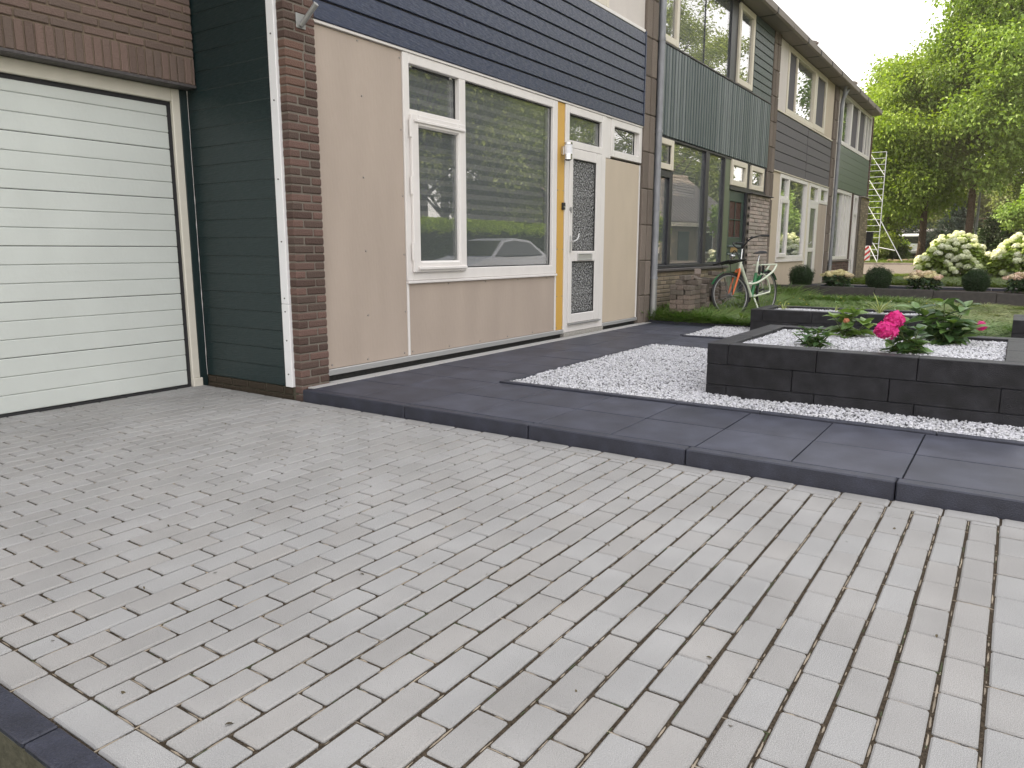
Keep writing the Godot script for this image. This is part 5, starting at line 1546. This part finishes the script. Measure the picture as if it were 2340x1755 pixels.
func build_far_things():
	var hp = h_far(36.0)
	# side street beyond the row
	var s = struct("side_street")
	var st = ST()
	var a = 28.5; var b = 34.5
	quad(st, Vector3(a, h_far(a) + 0.03, -60), Vector3(b, h_far(b) + 0.03, -60), Vector3(b, h_far(b) + 0.03, 30), Vector3(a, h_far(a) + 0.03, 30), Vector3(0, 1, 0))
	part(s, "street_surface", st.commit(), M.farpath)
	for k in 40: bp(s, "kerb_stone", 34.5, 34.62, 0.1, h_far(34.6) + 0.11, -25 + k * 1.0, -25 + k * 1.0 + 0.99, M.gutter, 0.01)
	var f = struct("side_path")
	st = ST()
	quad(st, Vector3(15.7, h_far(15.7) + 0.012, 0.3), Vector3(25.0, h_far(25) + 0.012, 0.3), Vector3(25.0, h_far(25) + 0.012, 1.7), Vector3(15.7, h_far(15.7) + 0.012, 1.7), Vector3.UP)
	part(f, "path_surface", st.commit(), M.farpath)
	big_hydrangea("big white hydrangea bush behind the middle of the low wall", Vector3(25.8, 0.03, 2.6), 1.1, 0.98, 1.48, 135)
	big_hydrangea("big white hydrangea bush at the right picture edge", Vector3(25.8, 0.03, 4.6), 1.15, 0.98, 1.42, 135)
	# grass in front of the bushes and round the scaffold
	var xf = []; var cs = []
	for i in 5200:
		var x = rr(16.0, 27.5); var z = rr(0.9, 5.2)
		if i > 3400: x = rr(34.8, 41.0); z = rr(-6, 4)
		xf.append(Transform3D(Basis(Vector3.UP, rr(0, TAU)).scaled_local(Vector3(1.2, rr(0.05, 0.2), 1.2)), Vector3(x, h_far(x), z)))
		var k = rr(0.7, 1.3)
		cs.append(Color(0.10 * k, 0.14 * k, 0.03 * k))
	st = ST()
	for i in 8:
		var an = i * 0.8
		add_leaf(st, Vector3(cos(an), 0, sin(an)) * 0.05, Vector3(cos(an) * 0.3, 1, sin(an) * 0.3), Vector3(cos(an + 1.57), 0, sin(an + 1.57)), 1.0, 0.03, 0.3, 2)
	var gz = Node3D.new(); gz.name = "verge_grass"; add_child(gz, true); tag(gz, "rough grass on the verges at the end of the row", "grass"); gz.set_meta("kind", "stuff")
	multi(gz, "grass", st.commit(), M.leafbright, xf, cs)
	# warning board
	var t = thing("warning_board", "red and white striped hazard board standing under the scaffold", "road sign", Vector3(36.0, hp, -1.62), "", 0.08)
	lpart(t, "post_foot", bbox_mesh(Vector3(0.4, 0.1, 0.3), 0.02), M.rubber, Transform3D(Basis(), Vector3(0, 0.05, 0)))
	lpart(t, "board", bbox_mesh(Vector3(0.04, 1.0, 0.27), 0.01), M.signwhite, Transform3D(Basis(), Vector3(0, 0.56, 0)))
	for i in 4:
		st = ST()
		var y0 = 0.13 + 0.26 * i
		var zl = 0.125
		var p1 = Vector3(-0.024, y0, zl); var p2 = Vector3(-0.024, y0 + 0.0, -zl); var p3 = Vector3(-0.024, minf(y0 + 0.15, 1.03), zl); var p4 = Vector3(-0.024, minf(y0 + 0.15, 1.03), -zl)
		# stripes rise towards the right
		p1.y = clampf(y0 + 0.14, 0.08, 1.04); p3.y = clampf(y0 + 0.27, 0.08, 1.04); p2.y = clampf(y0 - 0.10, 0.08, 1.04); p4.y = clampf(y0 + 0.03, 0.08, 1.04)
		quad(st, p1, p2, p4, p3, Vector3(-1, 0, 0))
		lpart(t, "stripe", st.commit(), M.signred)
	# scaffold tower
	t = thing("scaffold_tower", "aluminium scaffold tower with outriggers beside the end of the row", "scaffold", Vector3(36.5, hp, -2.0))
	var H = 5.2
	for fx in [0.0, 1.7]:
		var sh = -0.55 * fx
		for fz in [0.0, 0.78]:
			lpart(t, "upright", tube([Vector3(fx, 0.05, fz + sh), Vector3(fx, H, fz + sh)], 0.019, 8), M.alus)
		var y = 0.35
		while y < H + 0.02:
			lpart(t, "rung", tube([Vector3(fx, y, sh), Vector3(fx, y, 0.78 + sh)], 0.014, 6), M.alus)
			y += 0.285
	for k in 4:
		lpart(t, "brace", tube([Vector3(0, 0.5 + 1.2 * k, 0.78), Vector3(1.7, 1.7 + 1.2 * k, -0.16)], 0.014, 6), M.alus)
		lpart(t, "brace", tube([Vector3(1.7, 0.5 + 1.2 * k, -0.94), Vector3(0, 1.7 + 1.2 * k, 0)], 0.014, 6), M.alus)
	lpart(t, "outrigger", tube([Vector3(0, 2.0, 0.78), Vector3(-0.5, 0.02, 1.95)], 0.019, 8), M.alus)
	lpart(t, "outrigger", tube([Vector3(0, 0.75, 0.78), Vector3(-0.35, 0.6, 1.55)], 0.02, 8), M.alus)
	lpart(t, "outrigger", tube([Vector3(0, 1.5, 0.0), Vector3(-1.2, -0.05, 1.0)], 0.019, 8), M.alus)
	# heap of rubble by the scaffold
	t = thing("rubble_heap", "low heap of earth and rubble between scaffold and van", "rubble", Vector3(37.0, hp, 0.6))
	for i in 26: lpart(t, "lump", blob(50 + i % 5, Vector3(1, 0.6, 1)), M.old0 if i % 2 else M.earth, Transform3D(Basis(Vector3.UP, i).scaled_local(Vector3.ONE * rr(0.1, 0.3)), Vector3(rr(-0.8, 0.8), 0.05, rr(-1.2, 1.3))))
	build_van()
	var k2 = 0
	# distant gabled house
	t = thing("distant_house", "distant purple grey gabled house seen through the scaffold", "house", Vector3(75, 0.45, -9.5))
	lpart(t, "wall", bbox_mesh(Vector3(7, 2.6, 8), 0.0), M.mauve, Transform3D(Basis(), Vector3(0, 1.3, 0)))
	st = ST()
	for sgn in [-1.0, 1.0]:
		quad(st, Vector3(-4, 2.5, 4.3 * sgn), Vector3(4, 2.5, 4.3 * sgn), Vector3(4, 5.2, 0), Vector3(-4, 5.2, 0), Vector3(0, 0.85, 0.5 * sgn))
		tri(st, Vector3(3.5 * sgn, 2.6, -4), Vector3(3.5 * sgn, 2.6, 4), Vector3(3.5 * sgn, 5.1, 0), Vector3(sgn, 0, 0))
	lpart(t, "roof", st.commit(), M.mauve)
	var wn = lpart(t, "window", bbox_mesh(Vector3(0.1, 1.2, 1.0), 0.0), M.white, Transform3D(Basis(), Vector3(-3.53, 1.5, 1.6)))
	lpart(wn, "pane", bbox_mesh(Vector3(0.04, 1.0, 0.8), 0.0), M.black, Transform3D(Basis(), Vector3(-0.06, 0, 0)))
	t = thing("distant_house", "low distant house with brown roof behind the van", "house", Vector3(85, 0.45, -3.0))
	lpart(t, "wall", bbox_mesh(Vector3(8, 2.4, 12), 0.0), M.ybrick0, Transform3D(Basis(), Vector3(0, 1.2, 0)))
	lpart(t, "roof", bbox_mesh(Vector3(9, 0.3, 13), 0.0), M.white, Transform3D(Basis(), Vector3(0, 2.5, 0)))
	t = thing("street_lamp", "grey street lamp post between the trees", "street lamp", Vector3(52, 0.45, 2.05))
	lpart(t, "post", tube([Vector3(0, 0, 0), Vector3(0, 5.2, 0)], [0.09, 0.06], 10), M.zinc)
	lpart(t, "lantern", tube([Vector3(0, 5.1, 0), Vector3(0, 5.5, 0), Vector3(0, 5.6, 0)], [0.12, 0.2, 0.22], 10), M.zinc)
	t = thing("wooden_shed", "pinkish board shed behind the street lamp", "shed", Vector3(58, 0.45, 3.2))
	for i in 9: lpart(t, "board", bbox_mesh(Vector3(0.05, 2.6, 0.2), 0.004), M.panel, Transform3D(Basis(), Vector3(0, 1.3, -1.0 + 0.25 * i)))
	lpart(t, "roof", bbox_mesh(Vector3(2.5, 0.15, 2.8), 0.01), M.roof, Transform3D(Basis(), Vector3(1.0, 2.7, 0)))
	# trees
	tree("maple_tree", "tall maple with thick forked trunk towering at the right", Vector3(40, 0.45, 2.25), 0.18, 4.6, Vector3(0.3, 9.9, 0.45), Vector3(5.2, 6.6, 2.75), 250, 27, 0.18, Color(0.213, 0.312, 0.073), M.leafbright, "trees beyond the end of the row", 101)
	tree("maple_tree", "leafy tree with straight trunk behind the white van", Vector3(42, 0.45, 0.05), 0.19, 3.2, Vector3(0, 6.7, -0.9), Vector3(4.6, 4.4, 3.3), 210, 26, 0.18, Color(0.237, 0.327, 0.066), M.leafbright, "trees beyond the end of the row", 102)
	tree("maple_tree", "bright tree with slender trunk behind the scaffold tower", Vector3(50, 0.45, -2.7), 0.16, 3.6, Vector3(0, 6.4, 0.3), Vector3(4.8, 4.6, 3.9), 190, 26, 0.19, Color(0.262, 0.338, 0.066), M.leafbright, "trees beyond the end of the row", 103)
	tree("maple_tree", "large dim tree filling the upper right corner", Vector3(52, 0.5, 4.9), 0.24, 4.0, Vector3(0, 11, 0), Vector3(5.5, 7.5, 2.9), 210, 26, 0.21, Color(0.186, 0.261, 0.080), M.leafbright, "trees beyond the end of the row", 104)
	tree("bushy_tree", "low spreading tree with drooping bright leaves at the right edge", Vector3(32, 0.35, 5.5), 0.12, 0.9, Vector3(0, 2.1, 0.2), Vector3(1.9, 1.35, 2.0), 60, 46, 0.13, Color(0.222, 0.327, 0.091), M.leafbright, "trees beyond the end of the row", 105)
	tree("bushy_tree", "dark leafy shrub under the right hand trees", Vector3(37, 0.45, 4.4), 0.12, 0.5, Vector3(0, 1.2, 0), Vector3(1.3, 1.1, 1.6), 40, 40, 0.13, Color(0.03, 0.05, 0.02), M.leaf, "trees beyond the end of the row", 106)
	tree("bushy_tree", "yellow green shrub at the scaffold's foot", Vector3(39.5, 0.45, -1.7), 0.06, 0.3, Vector3(0, 0.9, 0), Vector3(0.9, 0.8, 0.9), 26, 36, 0.1, Color(0.222, 0.279, 0.062), M.leafbright, "trees beyond the end of the row", 107)
	tree("bushy_tree", "ivy clad stump beside the scaffold tower", Vector3(40.5, 0.45, -1.0), 0.16, 0.5, Vector3(0, 0.7, 0), Vector3(0.45, 0.75, 0.45), 20, 30, 0.09, Color(0.06, 0.09, 0.02), M.leaf, "trees beyond the end of the row", 108)
	var low = ["bright low shrub left of the white van", "pale green shrub behind the street lamp", "light shrub behind the right maple trunk", "yellowish shrub behind the rubble heap"]
	k2 = 0
	for p in [[52, -4.6, 1.5], [56, 3.4, 1.9], [50, 4.6, 1.8], [46, -2.0, 0.9]]:
		tree("bushy_tree", low[k2], Vector3(p[0], 0.45, p[1]), 0.07, 0.3, Vector3(0, p[2] * 0.6, 0), Vector3(p[2], p[2] * 0.62, p[2]), 36, 34, 0.16, Color(0.226, 0.322, 0.110), M.leafbright, "trees beyond the end of the row", 120 + k2)
		k2 += 1
	conifer("dark blue spruce behind the white van", Vector3(66, 0.45, -4.0), 5.6, 4.6, 201)
	conifer("dark blue spruce between the two maple trunks", Vector3(64, 0.45, 0.3), 4.2, 3.6, 202)
	# far trees: closes the view
	var k = 0
	var names = ["distant round tree left behind the scaffold", "distant pale tree behind the spruces", "distant tree between the maple trunks", "distant tree behind the street lamp", "distant tree behind the board shed", "distant dark tree at the right edge", "distant tree furthest right beyond the frame"]
	for p in [[90, -14], [95, -6], [98, 1], [92, 7], [90, 13], [80, 17], [74, 24]]:
		tree("distant_tree", names[k], Vector3(p[0], 0.5, p[1]), 0.3, 2.0, Vector3(0, 5.5, 0), Vector3(5.5, 5.0, 5.0), 60, 40, 0.36, Color(0.16, 0.20, 0.06), M.leafbright, "distant trees closing the view", 300 + k)
		k += 1

func build_van():
	var t = thing("white_van", "silver white van parked beyond the rubble heap", "van", Vector3(60, 0.45, -2.5), "", 0.0)
	# side outline in x (length) and y; van seen from its rear corner
	var out = [Vector2(0, 0.35), Vector2(-0.02, 1.0), Vector2(0.12, 1.72), Vector2(0.3, 1.8), Vector2(2.7, 1.8), Vector2(3.35, 1.15), Vector2(4.1, 0.95), Vector2(4.2, 0.6), Vector2(4.15, 0.3)]
	var st = ST()
	var w = 0.86
	for i in out.size():
		var p = out[i]; var q = out[(i + 1) % out.size()]
		var n = Vector3(-(q.y - p.y), q.x - p.x, 0).normalized()
		var wp0 = w - 0.12 * clampf((p.y - 1.0) / 0.8, 0, 1); var wq = w - 0.12 * clampf((q.y - 1.0) / 0.8, 0, 1)
		quad(st, Vector3(p.x, p.y, -wp0), Vector3(p.x, p.y, wp0), Vector3(q.x, q.y, wq), Vector3(q.x, q.y, -wq), n)
	for s in [-1.0, 1.0]:
		for i in range(1, out.size() - 1):
			var ps = []
			for p in [out[0], out[i], out[i + 1]]: ps.append(Vector3(p.x, p.y, (w - 0.12 * clampf((p.y - 1.0) / 0.8, 0, 1)) * s))
			tri(st, ps[0], ps[1], ps[2], Vector3(0, 0.1, s))
	var body = lpart(t, "body", st.commit(), M.vanpaint)
	lpart(t, "rear_window", bbox_mesh(Vector3(0.02, 0.52, 1.3), 0.004), M.carglass, Transform3D(Basis(Vector3.BACK, -0.19), Vector3(0.03, 1.36, 0)))
	for s in [-1.0, 1.0]:
		lpart(t, "side_window", bbox_mesh(Vector3(1.1, 0.5, 0.02), 0.004), M.carglass, Transform3D(Basis(Vector3.RIGHT, 0.15 * -s), Vector3(0.95, 1.36, 0.835 * s)))
		lpart(t, "side_window", bbox_mesh(Vector3(0.9, 0.5, 0.02), 0.004), M.carglass, Transform3D(Basis(Vector3.RIGHT, 0.15 * -s), Vector3(2.1, 1.36, 0.835 * s)))
		lpart(t, "tail_light", bbox_mesh(Vector3(0.04, 0.4, 0.12), 0.01), M.signred, Transform3D(Basis(), Vector3(-0.015, 0.95, 0.78 * s)))
		for x in [0.75, 3.4]:
			var wl = lpart(t, "wheel", tube([Vector3(0, 0, -0.1), Vector3(0, 0, 0.1)], 0.31, 20), M.rubber, Transform3D(Basis(), Vector3(x, 0.31, 0.79 * s)))
			lpart(wl, "rim", tube([Vector3(0, 0, 0.09 * s), Vector3(0, 0, 0.11 * s)], 0.19, 16), M.steel)
	lpart(t, "bumper", bbox_mesh(Vector3(0.14, 0.22, 1.7), 0.04), M.zinc, Transform3D(Basis(), Vector3(-0.04, 0.48, 0)))
	lpart(t, "number_plate", bbox_mesh(Vector3(0.01, 0.11, 0.5), 0.002), M.yellow, Transform3D(Basis(), Vector3(-0.03, 0.78, 0)))

# ---------- across the street: outside the frame, seen in the window panes ----------
func tiled_house(label, at, turn, length, deep, eave, ridge, wallkey):
	var t = thing("bungalow", label, "house", at, "", turn)
	lpart(t, "wall", bbox_mesh(Vector3(length, eave, deep), 0.0), M[wallkey + "0"], Transform3D(Basis(), Vector3(0, eave / 2, 0)))
	var slope = Vector2(deep / 2 + 0.45, ridge - eave)
	var l = slope.length()
	var ang = atan2(slope.y, slope.x)
	# rows of pantiles: curved ridges on both slopes
	var st = ST()
	for s in [-1.0, 1.0]:
		var b = Basis(Vector3.RIGHT, ang * s)
		var rows = int(l / 0.32)
		for i in rows:
			var c = Vector3(0, ridge, 0) + b * Vector3(0, 0.04, (i + 0.5) * l / rows * s)
			add_box(st, c, Vector3(length + 0.5, 0.035, l / rows * 1.1), 0.008, b * Basis(Vector3.RIGHT, 0.07 * s))
		var n = int(length / 0.3)
		for i in n:
			var x = -length / 2 - 0.2 + (length + 0.4) * (i + 0.5) / n
			add_tube(st, [Vector3(x, ridge, 0) + b * Vector3(0, 0.05, 0), Vector3(x, ridge, 0) + b * Vector3(0, 0.06, l * s)], 0.06, 5, false)
	lpart(t, "roof", st.commit(), M.tile_roof)
	lpart(t, "ridge_tiles", tube([Vector3(-length / 2 - 0.25, ridge + 0.1, 0), Vector3(length / 2 + 0.25, ridge + 0.1, 0)], 0.13, 10), M.tile_roof)
	for s in [-1.0, 1.0]:
		lpart(t, "fascia", bbox_mesh(Vector3(length + 0.6, 0.22, 0.12), 0.01), M.cream, Transform3D(Basis(), Vector3(0, eave - 0.12, s * (deep / 2 + 0.42))))
		st = ST()
		tri(st, Vector3(s * length / 2, eave, -deep / 2), Vector3(s * length / 2, eave, deep / 2), Vector3(s * length / 2, ridge, 0), Vector3(s, 0, 0))
		lpart(t, "gable", st.commit(), M[wallkey + "0"])
	lpart(t, "chimney", bbox_mesh(Vector3(0.6, 1.3, 0.6), 0.02), M.ybrick0, Transform3D(Basis(), Vector3(1.2, ridge + 0.3, 0)))
	for x in [-length * 0.33, -length * 0.05, length * 0.3]:
		var w = lpart(t, "window", bbox_mesh(Vector3(1.3, 1.3, 0.1), 0.01), M.white, Transform3D(Basis(), Vector3(x, 1.5, -deep / 2 - 0.01)))
		lpart(w, "pane", bbox_mesh(Vector3(1.1, 1.1, 0.04), 0.0), M.carglass, Transform3D(Basis(), Vector3(0, 0, -0.05)))
	var d = lpart(t, "front_door", bbox_mesh(Vector3(0.95, 2.1, 0.08), 0.01), M.darkgreen, Transform3D(Basis(), Vector3(length * 0.15, 1.05, -deep / 2 - 0.02)))
	return t

func build_street_side():
	var s = struct("road")
	bp(s, "asphalt", -40, 12.3, -0.4, -0.12, 7.25, 11.5, M.asphalt, 0.0)
	bp(s, "asphalt", 12.3, 90, -0.4, -0.12, 6.6, 11.5, M.asphalt, 0.0)
	bp(s, "verge", -40, 90, -0.4, 0.0, 11.6, 60, M.grassground, 0.0)
	bp(s, "kerb_line", -40, 90, -0.4, 0.02, 11.5, 11.6, M.concrete, 0.01)
	tiled_house("yellow brick bungalow with dark pantile roof across the street", Vector3(37.5, 0.0, 16.2), 0.3, 14.0, 8.0, 2.6, 5.6, "ybrick")
	tiled_house("red brick bungalow behind the hedge across the street", Vector3(11.5, 0.0, 25.0), 0.0, 12.0, 8.0, 2.5, 5.2, "brick")
	# hedge
	var t = thing("hedge", "clipped hedge across the street opposite the beige house", "hedge", Vector3(20, 0, 13.8))
	lpart(t, "hedge_core", bbox_mesh(Vector3(12.8, 1.75, 1.0), 0.1), M.boxcore, Transform3D(Basis(), Vector3(0, 0.9, 0)))
	var xf = []; var cs = []
	for i in 5200:
		var p = Vector3(rr(-6.6, 6.6), rr(0.05, 1.98), -0.55 + rr(-0.1, 0.06))
		if i % 3 == 0: p = Vector3(rr(-6.6, 6.6), rr(1.85, 2.12), rr(-0.6, 0.6))
		xf.append(Transform3D(Basis.from_euler(Vector3(rr(0, 6), rr(0, 6), rr(0, 6))), p))
		var k = rr(0.6, 1.3)
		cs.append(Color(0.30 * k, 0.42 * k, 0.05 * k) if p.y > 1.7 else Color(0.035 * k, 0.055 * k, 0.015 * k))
	multi(t, "foliage", leaf_cluster(19, 9, 0.09, 0.1, 0.06), M.leafbright, xf, cs)
	tree("round_tree", "clipped round tree before the yellow bungalow", Vector3(33.6, 0.0, 12.2), 0.12, 1.6, Vector3(0, 2.6, 0), Vector3(1.3, 1.3, 1.3), 40, 50, 0.12, Color(0.22, 0.30, 0.04), M.leafbright, "trees across the street", 401)
	var k = 0
	var lab = ["tall tree across the street opposite the garage", "tall tree across the street behind the hedge's left end", "tall tree across the street behind the hedge", "tall tree across the street behind the hedge's right end", "tallest tree across the street right of the yellow bungalow", "tall tree behind the yellow bungalow's chimney"]
	for p in [[9.0, 17.5, 8.0, 4.8], [16.5, 19.0, 8.5, 5.0], [22.5, 18.0, 8.5, 4.8], [29, 22.0, 9.5, 5.2], [50.5, 18.2, 13.0, 7.2], [43, 26, 11.0, 6.0]]:
		tree("street_tree", lab[k], Vector3(p[0], 0, p[1]), 0.28, 2.8, Vector3(0, p[2], 0), Vector3(p[3], p[2] * 0.62, p[3]), 95, 44, 0.2, Color(0.24, 0.29, 0.07), M.leafbright, "trees across the street", 410 + k)
		k += 1
	tree("street_tree", "low crowned tree at the right end of the hedge", Vector3(25.8, 0, 15.6), 0.2, 1.6, Vector3(0, 5.2, 0), Vector3(3.4, 3.6, 3.2), 90, 40, 0.17, Color(0.20, 0.25, 0.06), M.leafbright, "trees across the street", 431)
	# parked car whose reflection stands in the large window
	t = thing("parked_car", "grey blue car parked at the kerb, mirrored in the wide white window", "car", Vector3(13.4, -0.12, 7.75), "", PI)
	var st = ST()
	var prof = [Vector2(2.1, 0.35), Vector2(2.12, 0.62), Vector2(1.95, 0.78), Vector2(0.95, 0.98), Vector2(0.25, 1.40), Vector2(-0.3, 1.48), Vector2(-1.1, 1.42), Vector2(-1.75, 1.02), Vector2(-2.05, 0.95), Vector2(-2.1, 0.4), Vector2(-1.9, 0.25), Vector2(1.95, 0.25)]
	var half = func(y): return 0.86 - 0.22 * clampf((y - 0.9) / 0.55, 0, 1)
	for i in prof.size():
		var p = prof[i]; var q = prof[(i + 1) % prof.size()]
		var n = Vector3(q.y - p.y, -(q.x - p.x), 0).normalized()
		quad(st, Vector3(p.x, p.y, -half.call(p.y)), Vector3(p.x, p.y, half.call(p.y)), Vector3(q.x, q.y, half.call(q.y)), Vector3(q.x, q.y, -half.call(q.y)), n)
	for sgn in [-1.0, 1.0]:
		for i in prof.size():
			var p = prof[i]; var q = prof[(i + 1) % prof.size()]
			tri(st, Vector3(0, 0.7, 0.88 * sgn), Vector3(p.x, p.y, half.call(p.y) * sgn), Vector3(q.x, q.y, half.call(q.y) * sgn), Vector3(0, 0.25, sgn).normalized())
	lpart(t, "body", st.commit(), M.carpaint)
	for sgn in [-1.0, 1.0]:
		st = ST()
		var wv = [Vector2(0.85, 1.0), Vector2(0.22, 1.36), Vector2(-0.3, 1.42), Vector2(-1.05, 1.36), Vector2(-1.55, 1.02)]
		for i in range(1, 4): tri(st, Vector3(wv[0].x, wv[0].y, (half.call(1.0) + 0.012) * sgn), Vector3(wv[i].x, wv[i].y, (half.call(wv[i].y) + 0.02) * sgn), Vector3(wv[i + 1].x, wv[i + 1].y, (half.call(wv[i + 1].y) + 0.02) * sgn), Vector3(0, 0.35, sgn).normalized())
		lpart(t, "side_window", st.commit(), M.carglass)
		lpart(t, "headlight", blob(4, Vector3(0.16, 0.08, 0.14)), M.steel, Transform3D(Basis(), Vector3(1.98, 0.68, 0.62 * sgn)))
		for x in [1.3, -1.35]:
			var wl = lpart(t, "wheel", tube([Vector3(0, 0, -0.1), Vector3(0, 0, 0.1)], 0.31, 20), M.rubber, Transform3D(Basis(), Vector3(x, 0.31, 0.8 * sgn)))
			lpart(wl, "rim", tube([Vector3(0, 0, 0.09 * sgn), Vector3(0, 0, 0.11 * sgn)], 0.2, 16), M.steel)
	st = ST()
	quad(st, Vector3(0.93, 1.0, -0.78), Vector3(0.93, 1.0, 0.78), Vector3(0.28, 1.40, 0.64), Vector3(0.28, 1.40, -0.64), Vector3(0.5, 0.85, 0))
	lpart(t, "windscreen", st.commit(), M.carglass, Transform3D(Basis(), Vector3(0.015, 0.012, 0)))

func more_materials():
	M.leaf = leafmat(Color.WHITE, Color(0.55, 0.7, 0.2))
	M.leafbright = leafmat(Color.WHITE, Color(0.85, 0.88, 0.26))
	var lm = func(c, b):
		var m = leafmat(c, b, 0.4)
		m.vertex_color_use_as_albedo = false
		return m
	M.leafD = lm.call(lin(0.05, 0.098, 0.035), lin(0.05, 0.09, 0.015))
	M.leafA = lm.call(lin(0.10, 0.175, 0.05), lin(0.12, 0.18, 0.02))
	M.leafL = lm.call(lin(0.15, 0.24, 0.06), lin(0.16, 0.22, 0.03))
	M.leafY = lm.call(lin(0.22, 0.26, 0.07), lin(0.18, 0.2, 0.03))
	M.pink = lm.call(lin(0.64, 0.032, 0.235), lin(0.4, 0.02, 0.10))
	M.fadedbloom = lm.call(lin(0.42, 0.17, 0.09), lin(0.2, 0.05, 0.02))
	for i in 3:
		M["head%d" % i] = lm.call([lin(0.62, 0.56, 0.30), lin(0.64, 0.53, 0.35), lin(0.62, 0.44, 0.33)][i], lin(0.2, 0.16, 0.08))
		M["cream%d" % i] = lm.call([lin(0.70, 0.73, 0.50), lin(0.76, 0.77, 0.60), lin(0.64, 0.70, 0.38)][i], Color(0.55, 0.56, 0.44))
	M.grain = mat(Color.WHITE, 0.95); M.grain.vertex_color_use_as_albedo = true
	M.palestrip = mat(lin(0.60, 0.585, 0.56), 0.85, ntex(3, 0.22, 0.6, 1.0, 3), Vector3(3.1, 3.1, 3.1))
	for k in 4:
		stain(M["tile%d" % k], 0.5, 0.72, 32)
		stain(M["block%d" % k], 0.9, 0.5, 33)
	stain(M.kerb, 0.9, 0.7, 33)
	M.boxcore = mat(lin(0.012, 0.022, 0.008), 0.9)
	M.earthgrass = mat(lin(0.075, 0.075, 0.03), 0.95, ntex(2, 0.012, 0.78, 1.0, 4), Vector3(2, 2, 2))
	M.wallslab = mat(lin(0.062, 0.054, 0.050), 0.7, ntex(2, 0.012, 0.78, 1.0, 4), Vector3(1.5, 1.5, 1.5))
	M.bikewhite = mat(lin(0.60, 0.64, 0.52), 0.35)
	M.bikegreen = mat(lin(0.03, 0.17, 0.06), 0.35)
	M.orange = mat(lin(0.62, 0.13, 0.03), 0.4)
	M.opal = mat(lin(0.75, 0.75, 0.78), 0.3)
	M.signwhite = mat(lin(0.75, 0.73, 0.70), 0.5)
	M.signred = mat(lin(0.45, 0.03, 0.03), 0.5)
	M.alus = mat(lin(0.40, 0.42, 0.46), 0.45)
	M.vanpaint = mat(lin(0.58, 0.60, 0.64), 0.3); M.vanpaint.clearcoat_enabled = true
	M.carpaint = mat(lin(0.26, 0.28, 0.36), 0.25); M.carpaint.clearcoat_enabled = true
	M.carglass = mat(lin(0.015, 0.017, 0.018), 0.05, null, Vector3.ONE, null, 0, 0.6)
	M.mauve = mat(lin(0.19, 0.155, 0.17), 0.8)

func _ready():
	rng.seed = 20240
	var cam = Camera3D.new()
	cam.name = "camera"
	add_child(cam)
	cam.position = Vector3(-3.685, 1.041, 4.492)
	cam.rotation = Vector3(-0.1785, -0.9781, 0.0008)
	cam.fov = 54.655
	cam.far = 900.0
	cam.current = true
	var sun = DirectionalLight3D.new()
	sun.name = "sun"
	add_child(sun)
	var el = deg_to_rad(46.0); var az = deg_to_rad(98.0)
	var to = Vector3(cos(el) * cos(az), sin(el), -cos(el) * sin(az))
	sun.look_at_from_position(to * 50.0, Vector3.ZERO)
	sun.light_color = Color(1.0, 0.93, 0.80)
	sun.light_energy = 1.6
	sun.light_angular_distance = 0.5
	sun.shadow_enabled = true
	var we = WorldEnvironment.new()
	we.name = "environment"
	var e = Environment.new()
	e.background_mode = Environment.BG_SKY
	var sm = ProceduralSkyMaterial.new()
	sm.sky_top_color = Color(0.86, 0.86, 0.88)
	sm.sky_horizon_color = Color(1.0, 0.97, 0.93)
	sm.sky_curve = 0.16
	sm.sky_energy_multiplier = 1.1
	sm.ground_bottom_color = Color(0.3, 0.29, 0.27)
	sm.ground_horizon_color = Color(0.8, 0.78, 0.74)
	sm.sun_angle_max = 8.0
	e.sky = Sky.new()
	e.sky.sky_material = sm
	e.tonemap_mode = Environment.TONE_MAPPER_LINEAR
	e.tonemap_exposure = 2.35
	e.fog_enabled = true
	e.fog_density = 0.0005
	e.fog_light_color = Color(1.0, 0.97, 0.90)
	e.sdfgi_enabled = true
	e.ssao_enabled = true
	e.ssil_enabled = true
	we.environment = e
	add_child(we)
	make_materials()
	more_materials()
	build_ground()
	build_driveway()
	build_path()
	build_garage()
	build_house_one()
	build_house_two()
	var h3 = build_house_three()
	var h4 = build_house_four()
	vent(h3, 17.5, -0.5, 6.08)
	vent(h4, 23.1, -0.5, 6.08)
	build_lawn()
	build_back_wall()
	build_planters()
	build_garden_plants()
	build_brick_pile()
	build_bike()
	build_wall_things()
	build_far_things()
	build_street_side()
